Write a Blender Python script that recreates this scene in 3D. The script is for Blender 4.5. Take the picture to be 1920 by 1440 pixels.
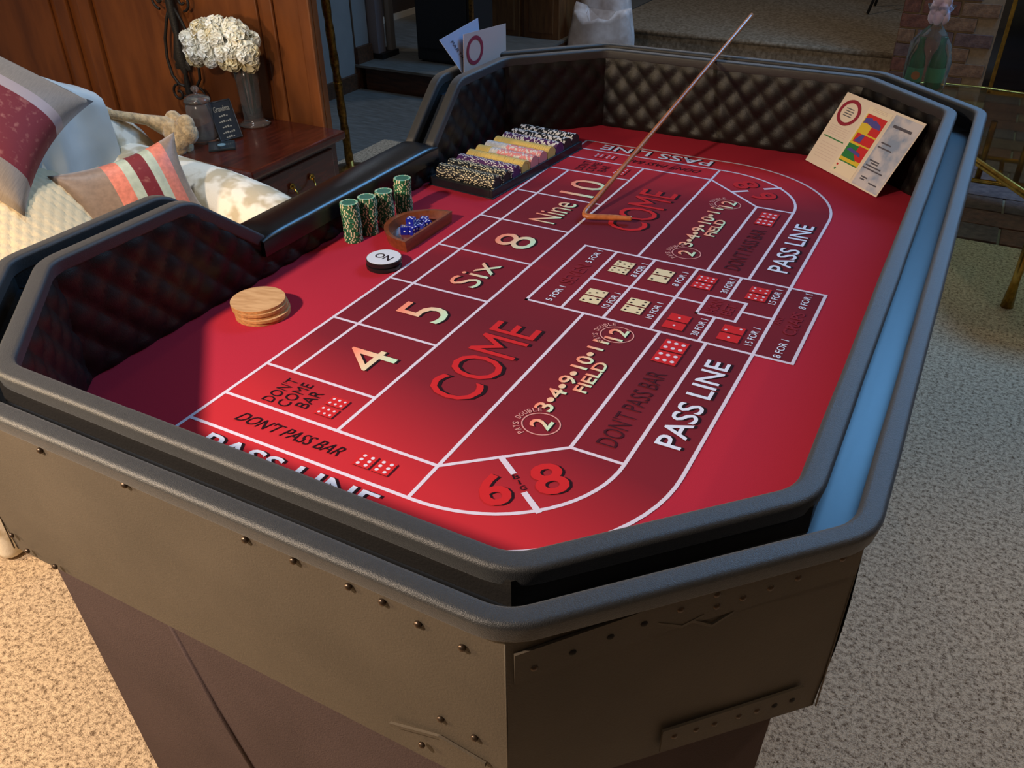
import bpy, bmesh, math, random
from math import sin, cos, pi, radians as rad
from mathutils import Vector, Matrix, Quaternion
random.seed(7)
for o in list(bpy.data.objects): bpy.data.objects.remove(o)
scene = bpy.context.scene
C = bpy.context.collection
S = 0.18            # one number box of the printed felt, in metres
FZ = 0.72           # height of the felt above the floor
def W(v, u, z=0.0): return Vector((v*S, u*S, z*S+FZ))

# ------------------------------------------------------------ camera
cam = bpy.data.cameras.new('camera'); cam_o = bpy.data.objects.new('camera', cam); C.objects.link(cam_o)
cam.sensor_width = 36; cam.lens = 1597.973/1920*36; cam.clip_start = .02
R = ((0.88044142, 0.47404813, -0.01006332), (0.25622799, -0.4935314, -0.83112813), (-0.3989613, 0.72918113, -0.55598989))
M = Matrix(((R[0][0], -R[1][0], -R[2][0]), (R[0][1], -R[1][1], -R[2][1]), (R[0][2], -R[1][2], -R[2][2]))).to_4x4()
M.translation = (0.94874, -0.87136, 1.48842)
cam_o.matrix_world = M
scene.camera = cam_o
# ------------------------------------------------------------ light
world = bpy.data.worlds.new('world'); scene.world = world; world.use_nodes = True
bg = world.node_tree.nodes['Background']; bg.inputs[0].default_value = (.60, .56, .52, 1); bg.inputs[1].default_value = .20
def area(name, loc, target, sx, sy, power, col, spread=180):
    l = bpy.data.lights.new(name, 'AREA'); l.shape = 'RECTANGLE'; l.size = sx; l.size_y = sy; l.energy = power; l.color = col
    l.spread = rad(spread)
    o = bpy.data.objects.new(name, l); C.objects.link(o); o.location = loc
    o.rotation_euler = (Vector(target)-Vector(loc)).to_track_quat('-Z', 'Y').to_euler(); return o
def lamp(name, loc, r, power, col):
    l = bpy.data.lights.new(name, 'POINT'); l.shadow_soft_size = r; l.energy = power; l.color = col
    o = bpy.data.objects.new(name, l); C.objects.link(o); o.location = loc; return o
sl = bpy.data.lights.new('downlight_warm', 'SPOT'); sl.energy = 215; sl.color = (1.0, .81, .66); sl.spot_size = rad(112); sl.spot_blend = 1.0; sl.shadow_soft_size = .055
so = bpy.data.objects.new('downlight_warm', sl); C.objects.link(so); so.location = (-.35, -1.35, 2.0)
so.rotation_euler = (Vector((-.2, -.35, .3))-Vector(so.location)).to_track_quat('-Z', 'Y').to_euler()
area('window_light', (1.7, 4.3, 4.0), (.4, .4, .7), 1.9, 1.3, 150, (.17, .50, 1.0))
lamp('side_lamp_warm', (-1.25, -1.15, 1.35), .12, 100, (1.0, .72, .42))
lamp('fill_light_far', (-.9, 4.9, 3.0), .10, 45, (1.0, .84, .68))  # unseen lamp, added to brighten the landing
lamp('fill_light_right', (2.2, 2.7, 2.6), .05, 15, (1.0, .78, .50))  # added warm fill for the glass table and bricks, no fixture seen
sl = bpy.data.lights.new('fill_spot_right', 'SPOT'); sl.energy = 75; sl.color = (1.0, .76, .52); sl.spot_size = rad(58); sl.spot_blend = .8; sl.shadow_soft_size = .06  # unseen warm spot, added to brighten the carpet on the right
so = bpy.data.objects.new('fill_spot_right', sl); C.objects.link(so); so.location = (2.1, .1, 2.9)
so.rotation_euler = (Vector((1.75, .1, 0))-Vector(so.location)).to_track_quat('-Z', 'Y').to_euler()
sl = bpy.data.lights.new('fill_spot_armchair', 'SPOT'); sl.energy = 75; sl.color = (.90, .95, 1.0); sl.spot_size = rad(62); sl.spot_blend = .7; sl.shadow_soft_size = .06  # unseen cool spot, added to brighten the armchair back
so = bpy.data.objects.new('fill_spot_armchair', sl); C.objects.link(so); so.location = (-.95, .35, 2.6)
so.rotation_euler = (Vector((-1.45, .75, .7))-Vector((-.95, .35, 2.6))).to_track_quat('-Z', 'Y').to_euler()
lamp('fill_light_corridor', (-2.35, 2.9, 2.5), .10, 11, (.80, .88, 1.0))  # added fill that lifts the dark corridor, no fixture seen
scene.view_settings.view_transform = 'Standard'; scene.view_settings.look = 'None'
scene.view_settings.exposure = 0.0; scene.view_settings.gamma = 1
scene.view_settings.use_curve_mapping = False

# ------------------------------------------------------------ materials
def lin(c):
    return tuple(((x/255)/12.92 if x/255 <= .04045 else ((x/255+.055)/1.055)**2.4) for x in c)
def mat(name, col, rough=.6, metal=0, var=0, vscale=20, bump=0, bscale=60, sheen=0, spec=None, trans=0, coat=0, col2=None, ior=None, detail=4, emit=0, stretch=None, vr=(.35,.65), nr=.5):
    m = bpy.data.materials.new(name); m.use_nodes = True
    nt = m.node_tree; b = nt.nodes['Principled BSDF']
    c = lin(col)
    b.inputs['Base Color'].default_value = (*c, 1); b.inputs['Roughness'].default_value = rough; b.inputs['Metallic'].default_value = metal
    if spec is not None: b.inputs['Specular IOR Level'].default_value = spec
    if trans: b.inputs['Transmission Weight'].default_value = trans
    if ior: b.inputs['IOR'].default_value = ior
    if coat: b.inputs['Coat Weight'].default_value = coat; b.inputs['Coat Roughness'].default_value = .15
    if sheen: b.inputs['Sheen Weight'].default_value = sheen; b.inputs['Sheen Roughness'].default_value = .5
    if emit: b.inputs['Emission Color'].default_value = (*c, 1); b.inputs['Emission Strength'].default_value = emit
    if var or bump or col2:
        tc = nt.nodes.new('ShaderNodeTexCoord'); src = tc.outputs['Object']
        if stretch:
            mp = nt.nodes.new('ShaderNodeMapping'); mp.inputs['Scale'].default_value = stretch; nt.links.new(src, mp.inputs[0]); src = mp.outputs[0]
    if var or col2:
        n = nt.nodes.new('ShaderNodeTexNoise'); n.inputs['Scale'].default_value = vscale; n.inputs['Detail'].default_value = detail; n.inputs['Roughness'].default_value = nr
        nt.links.new(src, n.inputs['Vector'])
        r = nt.nodes.new('ShaderNodeValToRGB'); nt.links.new(n.outputs['Fac'], r.inputs[0])
        d = lin(col2) if col2 else tuple(max(0, x*(1-var)) for x in c)
        r.color_ramp.elements[0].position = vr[0]; r.color_ramp.elements[1].position = vr[1]
        r.color_ramp.elements[0].color = (*d, 1); r.color_ramp.elements[1].color = (*(c if col2 else tuple(min(1, x*(1+var)) for x in c)), 1)
        nt.links.new(r.outputs[0], b.inputs['Base Color'])
    if bump:
        n2 = nt.nodes.new('ShaderNodeTexNoise'); n2.inputs['Scale'].default_value = bscale; n2.inputs['Detail'].default_value = 3
        nt.links.new(src, n2.inputs['Vector'])
        bp_ = nt.nodes.new('ShaderNodeBump'); bp_.inputs['Strength'].default_value = bump; bp_.inputs['Distance'].default_value = .003
        nt.links.new(n2.outputs['Fac'], bp_.inputs['Height']); nt.links.new(bp_.outputs[0], b.inputs['Normal'])
    return m
def ramp_mat(name, axis, stops, rough=.8, coord='Generated'):
    m = bpy.data.materials.new(name); m.use_nodes = True; nt = m.node_tree; b = nt.nodes['Principled BSDF']
    tc = nt.nodes.new('ShaderNodeTexCoord'); sp = nt.nodes.new('ShaderNodeSeparateXYZ'); nt.links.new(tc.outputs[coord], sp.inputs[0])
    r = nt.nodes.new('ShaderNodeValToRGB'); nt.links.new(sp.outputs[axis], r.inputs[0])
    el = r.color_ramp.elements
    while len(el) < len(stops): el.new(.5)
    for e, (p, c) in zip(el, stops): e.position = p; e.color = (*lin(c), 1)
    nt.links.new(r.outputs[0], b.inputs['Base Color']); b.inputs['Roughness'].default_value = rough
    b.inputs['Specular IOR Level'].default_value = .2
    return m

FELT = mat('felt_red', (184, 43, 61), .95, var=.08, vscale=900, bump=.15, bscale=1500, spec=.12)
LINE = mat('print_white', (226, 214, 226), .9, spec=.15)
PWHITE = mat('print_cool_white', (226, 232, 246), .9, spec=.15)
PRED = mat('print_red', (205, 40, 44), .9, spec=.15)
PDIM = mat('print_dim_red', (135, 36, 48), .9, spec=.15)
PBLACK = mat('print_black', (36, 18, 24), .9, spec=.15)
PDARK = mat('print_dark_maroon', (66, 22, 32), .9, spec=.15)
PSALM = mat('print_salmon_line', (224, 158, 150), .9, spec=.15)
PGRAD = ramp_mat('print_salmon_to_green', 'X', [(0.1, (255, 150, 120)), (.5, (246, 206, 166)), (.9, (206, 238, 200))])
BLACKV = mat('black_quilted_vinyl', (15, 13, 12), .46, bump=.2, bscale=500, spec=.40)
RAILM = mat('charcoal_vinyl_rail', (38, 40, 42), .50, var=.12, vscale=160, bump=.3, bscale=900, spec=.7, sheen=.12)
GROOVE = mat('groove_black_laminate', (40, 46, 54), .34, bump=.03, bscale=60, spec=.6, var=.08, vscale=10)
WALLBK = mat('groove_side_vinyl', (36, 34, 32), .6, bump=.2, bscale=300, spec=.3)
PAD = mat('glossy_black_leather', (14, 15, 18), .26, spec=.6, bump=.12, bscale=500)
SKIRT = mat('brown_grey_vinyl', (86, 77, 65), .62, var=.10, vscale=7, bump=.15, bscale=420, spec=.35)
BASEM = mat('dark_brown_base_cloth', (78, 64, 62), .85, var=.08, vscale=7, bump=.3, bscale=400, spec=.2)
NAILM = mat('antique_nail', (88, 74, 62), .35, metal=.8)
HOLEM = mat('dark_hole', (26, 20, 16), .8)

# ------------------------------------------------------------ builders
def link_mesh(name, me, m, parent=None, off=None, smooth=False):
    if off is not None: me.transform(Matrix.Translation(-Vector(off)))
    for x in (m if isinstance(m, (list, tuple)) else [m]): me.materials.append(x)
    if smooth:
        for p in me.polygons: p.use_smooth = True
    o = bpy.data.objects.new(name, me); C.objects.link(o)
    if parent: o.parent = parent
    return o
def obj(name, bm, m, parent=None, off=None, smooth=False):
    me = bpy.data.meshes.new(name); bm.normal_update(); bm.to_mesh(me); bm.free()
    return link_mesh(name, me, m, parent, off, smooth)
def pyobj(name, vs, fs, m, parent=None, off=None, smooth=False):
    me = bpy.data.meshes.new(name); me.from_pydata([tuple(v) for v in vs], [], fs); me.update()
    return link_mesh(name, me, m, parent, off, smooth)
def auto_smooth(o, ang=35):
    me = o.data
    for p in me.polygons: p.use_smooth = True
    bm = bmesh.new(); bm.from_mesh(me); a = rad(ang)
    for e in bm.edges:
        if len(e.link_faces) == 2 and e.calc_face_angle(0) > a: e.smooth = False
    bm.to_mesh(me); bm.free(); return o
def box(bm, c, s, rot=None, bev=0, mi=0):
    mtx = Matrix.Translation(c) @ (rot.to_4x4() if rot is not None else Matrix()) @ Matrix.Diagonal((*s, 1))
    g = bmesh.ops.create_cube(bm, size=1, matrix=mtx)
    if mi:
        for f in {f for v in g['verts'] for f in v.link_faces}: f.material_index = mi
    if bev:
        es = list({e for v in g['verts'] for e in v.link_edges})
        bmesh.ops.bevel(bm, geom=es, offset=bev, segments=2, affect='EDGES', profile=.6)
    return bm
def cyl(bm, c, r, h, seg=24, r2=None, rot=None, mi=0):
    mtx = Matrix.Translation(c) @ (rot.to_4x4() if rot is not None else Matrix())
    g = bmesh.ops.create_cone(bm, cap_ends=True, segments=seg, radius1=r, radius2=r if r2 is None else r2, depth=h, matrix=mtx)
    if mi:
        for f in {f for v in g['verts'] for f in v.link_faces}: f.material_index = mi
    return bm
def sphere(bm, c, s, seg=12, mi=0, rot=None):
    mtx = Matrix.Translation(c) @ (rot.to_4x4() if rot is not None else Matrix()) @ Matrix.Diagonal((*s, 1))
    g = bmesh.ops.create_uvsphere(bm, u_segments=seg, v_segments=max(6, seg//2), radius=1, matrix=mtx)
    if mi:
        for f in {f for v in g['verts'] for f in v.link_faces}: f.material_index = mi
    return bm
def tube(bm, pts, r, seg=8, closed=False, mi=0):
    pts = [Vector(p) for p in pts]; n = len(pts); rr = r if isinstance(r, (list, tuple)) else [r]*n
    rings = []; prev = None
    for i, p in enumerate(pts):
        a = pts[i-1] if (i > 0 or closed) else p; b = pts[(i+1) % n] if (i < n-1 or closed) else p
        t = (b-a).normalized()
        if prev is None:
            up = Vector((0, 0, 1)) if abs(t.z) < .9 else Vector((1, 0, 0)); x = t.cross(up).normalized()
        else: x = (prev - t*prev.dot(t)).normalized()
        prev = x; y = t.cross(x)
        rings.append([bm.verts.new(p + rr[i]*(cos(2*pi*k/seg)*x + sin(2*pi*k/seg)*y)) for k in range(seg)])
    for i in range(n-1 + (1 if closed else 0)):
        A, B = rings[i], rings[(i+1) % n]
        for k in range(seg):
            f = bm.faces.new((A[k], A[(k+1) % seg], B[(k+1) % seg], B[k])); f.material_index = mi; f.smooth = True
    if not closed:
        for rg in (rings[0][::-1], rings[-1]):
            f = bm.faces.new(rg); f.material_index = mi
    return bm
def lathe(bm, prof, c=(0, 0, 0), seg=24, mi=0, axis=None):
    c = Vector(c); rings = []
    for r, z in prof:
        if r < 1e-6: rings.append([bm.verts.new(c+Vector((0, 0, z)))])
        else: rings.append([bm.verts.new(c+Vector((r*cos(2*pi*k/seg), r*sin(2*pi*k/seg), z))) for k in range(seg)])
    for A, B in zip(rings, rings[1:]):
        for k in range(seg):
            k2 = (k+1) % seg
            vs = [A[k % len(A)], A[k2 % len(A)], B[k2 % len(B)], B[k % len(B)]]
            u = []
            for v in vs:
                if v not in u: u.append(v)
            if len(u) > 2:
                f = bm.faces.new(u); f.material_index = mi; f.smooth = True
    return bm
def prism(bm, poly, z0, z1, mi=0):
    a = [bm.verts.new((p[0], p[1], z0)) for p in poly]; b = [bm.verts.new((p[0], p[1], z1)) for p in poly]; n = len(poly)
    fs = [bm.faces.new(a[::-1]), bm.faces.new(b)] + [bm.faces.new((a[i], a[(i+1) % n], b[(i+1) % n], b[i])) for i in range(n)]
    for f in fs: f.material_index = mi
    return bm
def thing(name, label, cat, loc=(0, 0, 0), rotz=0, group=None):
    o = bpy.data.objects.new(name, None); C.objects.link(o); o.empty_display_size = .05
    o.location = loc; o.rotation_euler = (0, 0, rotz); o['label'] = label; o['category'] = cat
    if group: o['group'] = group
    return o
def tag(o, label, cat, group=None, kind=None):
    o['label'] = label; o['category'] = cat
    if group: o['group'] = group
    if kind: o['kind'] = kind
    return o
def struct(o): o['kind'] = 'structure'; return o
def dup(root, loc, rot, label=None, group=None):
    r = root.copy(); C.objects.link(r); r.location = loc; r.rotation_euler = rot
    if label: r['label'] = label
    if group: r['group'] = group
    for ch in list(root.children):
        c = ch.copy(); C.objects.link(c); c.parent = r
        for g in ch.children:
            d = g.copy(); C.objects.link(d); d.parent = c
    return r

# ------------------------------------------------------------ room shell
CARP = mat('beige_carpet', (212, 188, 158), .95, col2=(80, 58, 40), vscale=85, bump=1.0, bscale=330, spec=.1, detail=6, vr=(.40, .54), nr=.95)
CARP2 = mat('landing_carpet', (150, 136, 116), .95, col2=(112, 98, 80), vscale=45, bump=.8, bscale=130, spec=.1)
LAM = mat('grey_laminate', (112, 112, 108), .42, col2=(88, 86, 80), vscale=8, stretch=(1, 9, 1), spec=.4)
WALLG = mat('grey_painted_wall', (128, 122, 116), .8, var=.05, vscale=6)
WOODW = mat('orange_wood_panel', (122, 68, 30), .45, col2=(98, 52, 22), vscale=5, stretch=(3, 3, .7), spec=.35, coat=.1)
WOODD = mat('dark_step_wood', (86, 52, 30), .5, col2=(60, 36, 20), vscale=9, stretch=(1, 6, 6))
WOODC = mat('mid_wood_cabinet', (112, 74, 38), .5, col2=(86, 54, 26), vscale=7, stretch=(6, 6, .8))
DARK = mat('near_black_paint', (16, 15, 16), .6)
BRASS = mat('polished_brass', (190, 150, 70), .22, metal=1, var=.25, vscale=40)
GOLD = mat('antique_gold', (120, 88, 40), .35, metal=1, var=.5, vscale=60, bump=.5, bscale=120)
GLASS = mat('clear_glass', (228, 232, 232), .04, trans=.95, ior=1.18, spec=1.0, coat=.6)
def slab(name, x0, x1, y0, y1, z0, z1, m, parent=None):
    bm = bmesh.new(); box(bm, ((x0+x1)/2, (y0+y1)/2, (z0+z1)/2), (x1-x0, y1-y0, z1-z0)); return obj(name, bm, m, parent)
floor = struct(slab('floor', -4.2, 4.2, -4.6, 7.6, -.12, -.02, mat('subfloor', (60, 55, 50), .9)))
slab('carpet', -1.9, 4.2, -4.6, 2.9, -.02, 0, CARP, floor)
slab('laminate', -4.2, -1.9, -4.6, 3.7, -.02, 0, LAM, floor)
slab('laminate', -1.9, .80, 2.9, 5.5, -.02, 0, LAM, floor)
# brick floor in front of the hearth, each brick a piece
BRK = [mat('brick_%s' % n, c, .85, col2=c2, vscale=30, bump=.8, bscale=90) for n, c, c2 in
       (('rust', (120, 74, 56), (88, 52, 40)), ('brown', (104, 78, 66), (78, 56, 48)), ('mauve', (110, 86, 80), (80, 60, 58)), ('tan', (136, 104, 78), (100, 74, 56)))]
MORT = mat('mortar', (138, 120, 98), .95, var=.1, vscale=60)
slab('mortar_bed', .80, 2.6, 2.9, 5.5, -.02, -.004, MORT, floor)
bmsh = []
for m in BRK:
    bm = bmesh.new(); box(bm, (0, 0, 0), (.352, .172, .012), bev=.004)
    me = bpy.data.meshes.new('brick'); bm.to_mesh(me); bm.free(); me.materials.append(m); bmsh.append(me)
r = 0; y = 2.9+.093
while y < 5.30:
    x = .80+.18 + (.17 if r % 2 else 0)
    while x < 2.3:
        b = bpy.data.objects.new('brick', random.choice(bmsh)); C.objects.link(b); b.parent = floor
        b.location = (x, y, .0 + random.uniform(-.002, .001)); b.rotation_euler = (0, 0, random.uniform(-.015, .015))
        x += .362
    y += .182; r += 1
# carpeted landing step at the far side
ld = struct(slab('trim_1', -1.75, .38, 5.5, 7.6, -.02, .148, CARP2))
bm = bmesh.new(); tube(bm, [(-1.75, 5.502, .132), (.38, 5.502, .132)], .018, 10); obj('step_nosing', bm, CARP2, ld)
# step of the corridor
st = struct(slab('trim_2', -2.62, -1.76, 3.72, 7.6, -.02, .135, WOODD))
slab('step_tread', -3.3, -1.76, 3.69, 7.6, .1352, .15, LAM, st)
struct(slab('wall_back', -4.2, 4.2, 7.6, 7.7, -.02, 2.7, mat('far_wall_paint', (92, 84, 74), .9)))
struct(slab('wall_corridor', -3.42, -3.3, 3.9, 7.6, -.02, 2.7, mat('corridor_dark_wall', (44, 32, 24), .7)))
bb = struct(slab('baseboard_corridor', -3.3, -3.27, 3.95, 7.6, .15, .19, mat('pale_baseboard', (168, 160, 146), .6)))
# grey wall beside the corridor with its brown baseboard
struct(slab('wall_left', -2.80, -2.68, 1.6, 3.70, -.02, 2.7, WALLG))
struct(slab('baseboard_left', -2.68, -2.655, 1.6, 3.70, 0, .095, WOODD))
struct(slab('wall_left_return', -4.2, -2.68, 3.72, 3.86, -.02, 2.7, WALLG))
slab('baseboard_return', -2.68, -2.652, 3.70, 3.86, 0, .25, WOODD, bpy.data.objects['wall_left_return'])
dj = struct(slab('door_1', -2.78, -2.62, 3.88, 3.96, .15, 2.3, mat('door_jamb_grey', (118, 112, 116), .6)))
slab('door_stop', -2.74, -2.66, 3.962, 4.0, .15, 2.3, DARK, dj); slab('door_casing', -2.64, -2.60, 4.0, 4.05, .15, 2.3, WALLG, dj)
slab('jamb_foot', -2.72, -2.585, 3.875, 4.06, .15, .185, DARK, dj)
# wood panelled partition behind the armchair and the end table
wp = struct(slab('wall_partition', -4.2, -1.055, 1.46, 1.485, -.02, 2.3, WOODW))
for x0, x1, d in ((-1.105, -1.055, .018), (-1.27, -1.22, .012), (-2.20, -2.13, .02), (-2.34, -2.27, .016), (-3.3, -3.2, .02)):
    bm = bmesh.new(); box(bm, ((x0+x1)/2, 1.46-d/2, 1.15), (x1-x0, d, 2.3), bev=.006); obj('moulding', bm, WOODW, wp)
for x0, x1 in ((-2.11, -1.29), (-3.16, -2.38)):
    bm = bmesh.new(); box(bm, ((x0+x1)/2, 1.455, 1.2), (x1-x0, .012, 2.0), bev=.005); obj('panel', bm, WOODW, wp)
struct(slab('wall_right', 2.6, 2.7, -4.6, 7.6, -.02, 2.7, mat('warm_wall_paint', (150, 132, 108), .9)))
struct(slab('wall_front', -4.2, 4.2, -4.7, -4.6, -.02, 3.4, mat('front_wall_paint', (150, 132, 108), .9)))

# ------------------------------------------------------------ craps table
X0, X1, Y0, Y1 = -1.25, 4.95, -2.17, 8.17
YA, YB, XA, XB = -.97, 6.97, -.10, 3.80
WN0, WN1, WF1, WF0 = .55, 1.50, 4.80, 5.65      # wings: top end / foot of slope, near and far
ZT, ZP = 1.2, .42
def octo(o):
    k = .43*o
    return [(X0-o, YA-k), (XA-k, Y0-o), (XB+k, Y0-o), (X1+o, YA-k), (X1+o, YB+k), (XB+k, Y1+o), (XA-k, Y1+o), (X0-o, YB+k)]
def ztop(y):
    if y <= WN0 or y >= WF0: return ZT
    if y < WN1: return ZT+(ZP-ZT)*(y-WN0)/(WN1-WN0)
    if y > WF1: return ZT+(ZP-ZT)*(WF0-y)/(WF0-WF1)
    return ZP
TB = W(1.85, 3.0, -4)
table = thing('craps_table', 'large octagonal craps table with red printed felt, black quilted walls and charcoal padded rails', 'table', TB)
def tobj(name, bm, m, parent=None, smooth=False): return obj(name, bm, m, parent or table, TB, smooth)
# felt board
bm = bmesh.new(); prism(bm, [W(v, u)[:2] for v, u in octo(.02)], FZ-.03, FZ)
felt = tobj('felt', bm, FELT)
Z1, Z2, Z3, Z4, Z5 = (FZ+.0005, FZ+.0010, FZ+.0014, FZ+.0017, FZ+.0020)
# printed dark layout area with its colour gradient along the table
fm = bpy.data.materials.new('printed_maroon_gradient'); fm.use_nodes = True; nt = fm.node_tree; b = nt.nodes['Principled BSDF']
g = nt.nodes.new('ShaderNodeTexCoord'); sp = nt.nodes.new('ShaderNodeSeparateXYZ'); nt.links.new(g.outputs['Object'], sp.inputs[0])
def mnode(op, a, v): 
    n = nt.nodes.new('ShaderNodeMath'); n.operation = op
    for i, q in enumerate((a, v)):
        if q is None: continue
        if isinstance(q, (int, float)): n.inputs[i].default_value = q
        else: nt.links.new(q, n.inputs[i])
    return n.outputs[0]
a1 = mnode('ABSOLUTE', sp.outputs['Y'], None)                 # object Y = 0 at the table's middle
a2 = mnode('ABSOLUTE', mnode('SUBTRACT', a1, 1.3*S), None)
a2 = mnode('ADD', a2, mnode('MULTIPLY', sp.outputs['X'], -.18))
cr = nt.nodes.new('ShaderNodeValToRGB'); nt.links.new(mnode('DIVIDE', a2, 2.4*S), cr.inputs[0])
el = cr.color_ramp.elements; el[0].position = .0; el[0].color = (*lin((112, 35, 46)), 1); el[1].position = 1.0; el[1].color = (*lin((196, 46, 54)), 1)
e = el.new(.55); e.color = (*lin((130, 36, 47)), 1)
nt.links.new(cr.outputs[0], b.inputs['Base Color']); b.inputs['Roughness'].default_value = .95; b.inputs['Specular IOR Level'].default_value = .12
ua, ub, uc, ud, ue = .539, .963, 2.844, .759, 1.333
NA, FA = -.539, 6.539; NB, FB = -.963, 6.963; NC, FC = .156, 5.844; ND, FD = 2.241, 3.759; NE, FE = -1.34, 7.34
V = [0, .31, 1.247, 2.244, 3.068, 3.537, 3.99, 4.358, 1.583]
def curve(cx, cu, rx, ru, far, n=18):
    pts = []
    for i in range(n+1):
        a = pi/2*i/n; v = cx+rx*sin(a); du = ru*cos(a)
        pts.append((v, (6-cu)+du if far else cu-du))
    return pts
inN = curve(2.3, .15, 1.237, .15-NB, False); inF = curve(2.3, .15, 1.237, .15-NB, True)
outN = curve(2.3, .22, 1.69, .22-NE, False); outF = curve(2.3, .22, 1.69, .22-NE, True)
loop = [(0, NE)]+outN+[(V[6], ND), (V[7], ND), (V[7], FD), (V[6], FD)]+outF[::-1]+[(0, FE)]
bm = bmesh.new(); bm.faces.new([bm.verts.new((v*S, u*S, Z1)) for v, u in [(0, NE)]+outN+outF[::-1]+[(0, FE)]])
bm.faces.new([bm.verts.new((v*S, u*S, Z1)) for v, u in [(V[6], ND), (V[7], ND), (V[7], FD), (V[6], FD)]])
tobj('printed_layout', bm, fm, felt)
def strip(bm, pts, w=.033, z=Z2, closed=False):
    P = [Vector((p[0], p[1])) for p in pts]; n = len(P); L = []
    for i in range(n):
        a = P[i-1] if (i or closed) else None; c = P[(i+1) % n] if (i < n-1 or closed) else None
        t1 = (P[i]-a).normalized() if a is not None else None; t2 = (c-P[i]).normalized() if c is not None else None
        t1 = t1 or t2; t2 = t2 or t1; t = (t1+t2).normalized(); nn = Vector((-t.y, t.x)); k = w/2/max(.5, t.dot(t1))
        e1 = t*0
        if not closed and i == 0: e1 = -t*w/2
        if not closed and i == n-1: e1 = t*w/2
        L.append([bm.verts.new(((q.x)*S, (q.y)*S, z)) for q in (P[i]+nn*k+e1, P[i]-nn*k+e1)])
    for i in range(n-1 + (1 if closed else 0)):
        A, B = L[i], L[(i+1) % n]; bm.faces.new((A[1], B[1], B[0], A[0]))
bm = bmesh.new()
for pts in ([(0, NE), (0, FE)], [(V[1], 0), (V[1], 6)], [(V[2], NA), (V[2], FA)], [(0, NA), (V[3], NA), (V[4], NC)], [(0, FA), (V[3], FA), (V[4], FC)],
            [(V[3], NB), (V[3], ND)], [(V[3], FD), (V[3], FB)], [(V[4], NC), (V[4], ND)], [(V[4], FD), (V[4], FC)], [(V[4], NC), (V[5]-.0, NC)], [(V[4], FC), (V[5], FC)],
            [(0, NB)]+inN+[(V[5], ND)], [(0, FB)]+inF+[(V[5], FD)], [(0, NE)]+outN+[(V[6], FD+.0)]+outF[::-1]+[(0, FE)],
            [(V[8], ND), (V[7], ND), (V[7], FD), (V[8], FD), (V[8], ND)],
            [(1.986, ND), (1.986, FD)], [(2.456, ND), (2.456, FD)], [(2.965, ND), (2.965, FD)], [(3.46, ND), (3.46, 2.77)], [(3.46, 3.2), (3.46, FD)],
            [(1.986, 3), (3.265, 3)], [(3.665, 3), (3.99, 3)], [(3.265, 2.77), (3.665, 2.77), (3.665, 3.2), (3.265, 3.2), (3.265, 2.77)]):
    strip(bm, pts, z=Z2+random.uniform(0, .0001))
for i in range(6): strip(bm, [(0, i), (V[2], i)], z=Z2+.00012)
strip(bm, [(0, 6), (V[2], 6)], z=Z2+.00012)
for far in (0, 1):
    for p in ([(2.64, -.22), (2.80, -.335)], [(3.01, -.52), (3.175, -.64)]):
        q = [(v, 6-u if far else u) for v, u in p]; strip(bm, q, w=.05, z=Z2+.0002)
tobj('printed_lines', bm, LINE, felt)

def text_mesh(s, bold=.0, res=3, spacing=1.0):
    cu = bpy.data.curves.new('t', 'FONT'); cu.body = s; cu.size = 1; cu.resolution_u = res; cu.offset = bold; cu.space_character = spacing
    to = bpy.data.objects.new('t', cu); C.objects.link(to)
    me = bpy.data.meshes.new_from_object(to.evaluated_get(bpy.context.evaluated_depsgraph_get()))
    bpy.data.objects.remove(to); bpy.data.curves.remove(cu)
    vs = [v.co.copy() for v in me.vertices]; fs = [tuple(p.vertices) for p in me.polygons]; bpy.data.meshes.remove(me)
    x0 = min(v.x for v in vs); x1 = max(v.x for v in vs); y0 = min(v.y for v in vs); y1 = max(v.y for v in vs)
    return [((v.x-(x0+x1)/2)/(x1-x0), (v.y-(y0+y1)/2)/(y1-y0)) for v in vs], fs
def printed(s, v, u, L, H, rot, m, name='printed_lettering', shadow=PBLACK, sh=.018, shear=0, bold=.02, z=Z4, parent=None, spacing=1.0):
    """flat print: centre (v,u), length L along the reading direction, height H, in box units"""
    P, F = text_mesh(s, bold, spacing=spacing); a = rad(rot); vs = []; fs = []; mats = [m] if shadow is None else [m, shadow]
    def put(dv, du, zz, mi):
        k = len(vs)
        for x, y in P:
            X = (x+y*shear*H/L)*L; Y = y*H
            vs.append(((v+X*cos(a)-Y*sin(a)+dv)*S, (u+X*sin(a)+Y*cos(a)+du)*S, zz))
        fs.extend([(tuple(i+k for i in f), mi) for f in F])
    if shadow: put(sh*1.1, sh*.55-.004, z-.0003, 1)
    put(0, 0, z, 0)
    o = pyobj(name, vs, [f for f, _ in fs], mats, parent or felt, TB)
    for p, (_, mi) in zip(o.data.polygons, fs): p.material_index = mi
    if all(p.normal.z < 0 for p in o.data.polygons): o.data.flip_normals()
    return o
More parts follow.
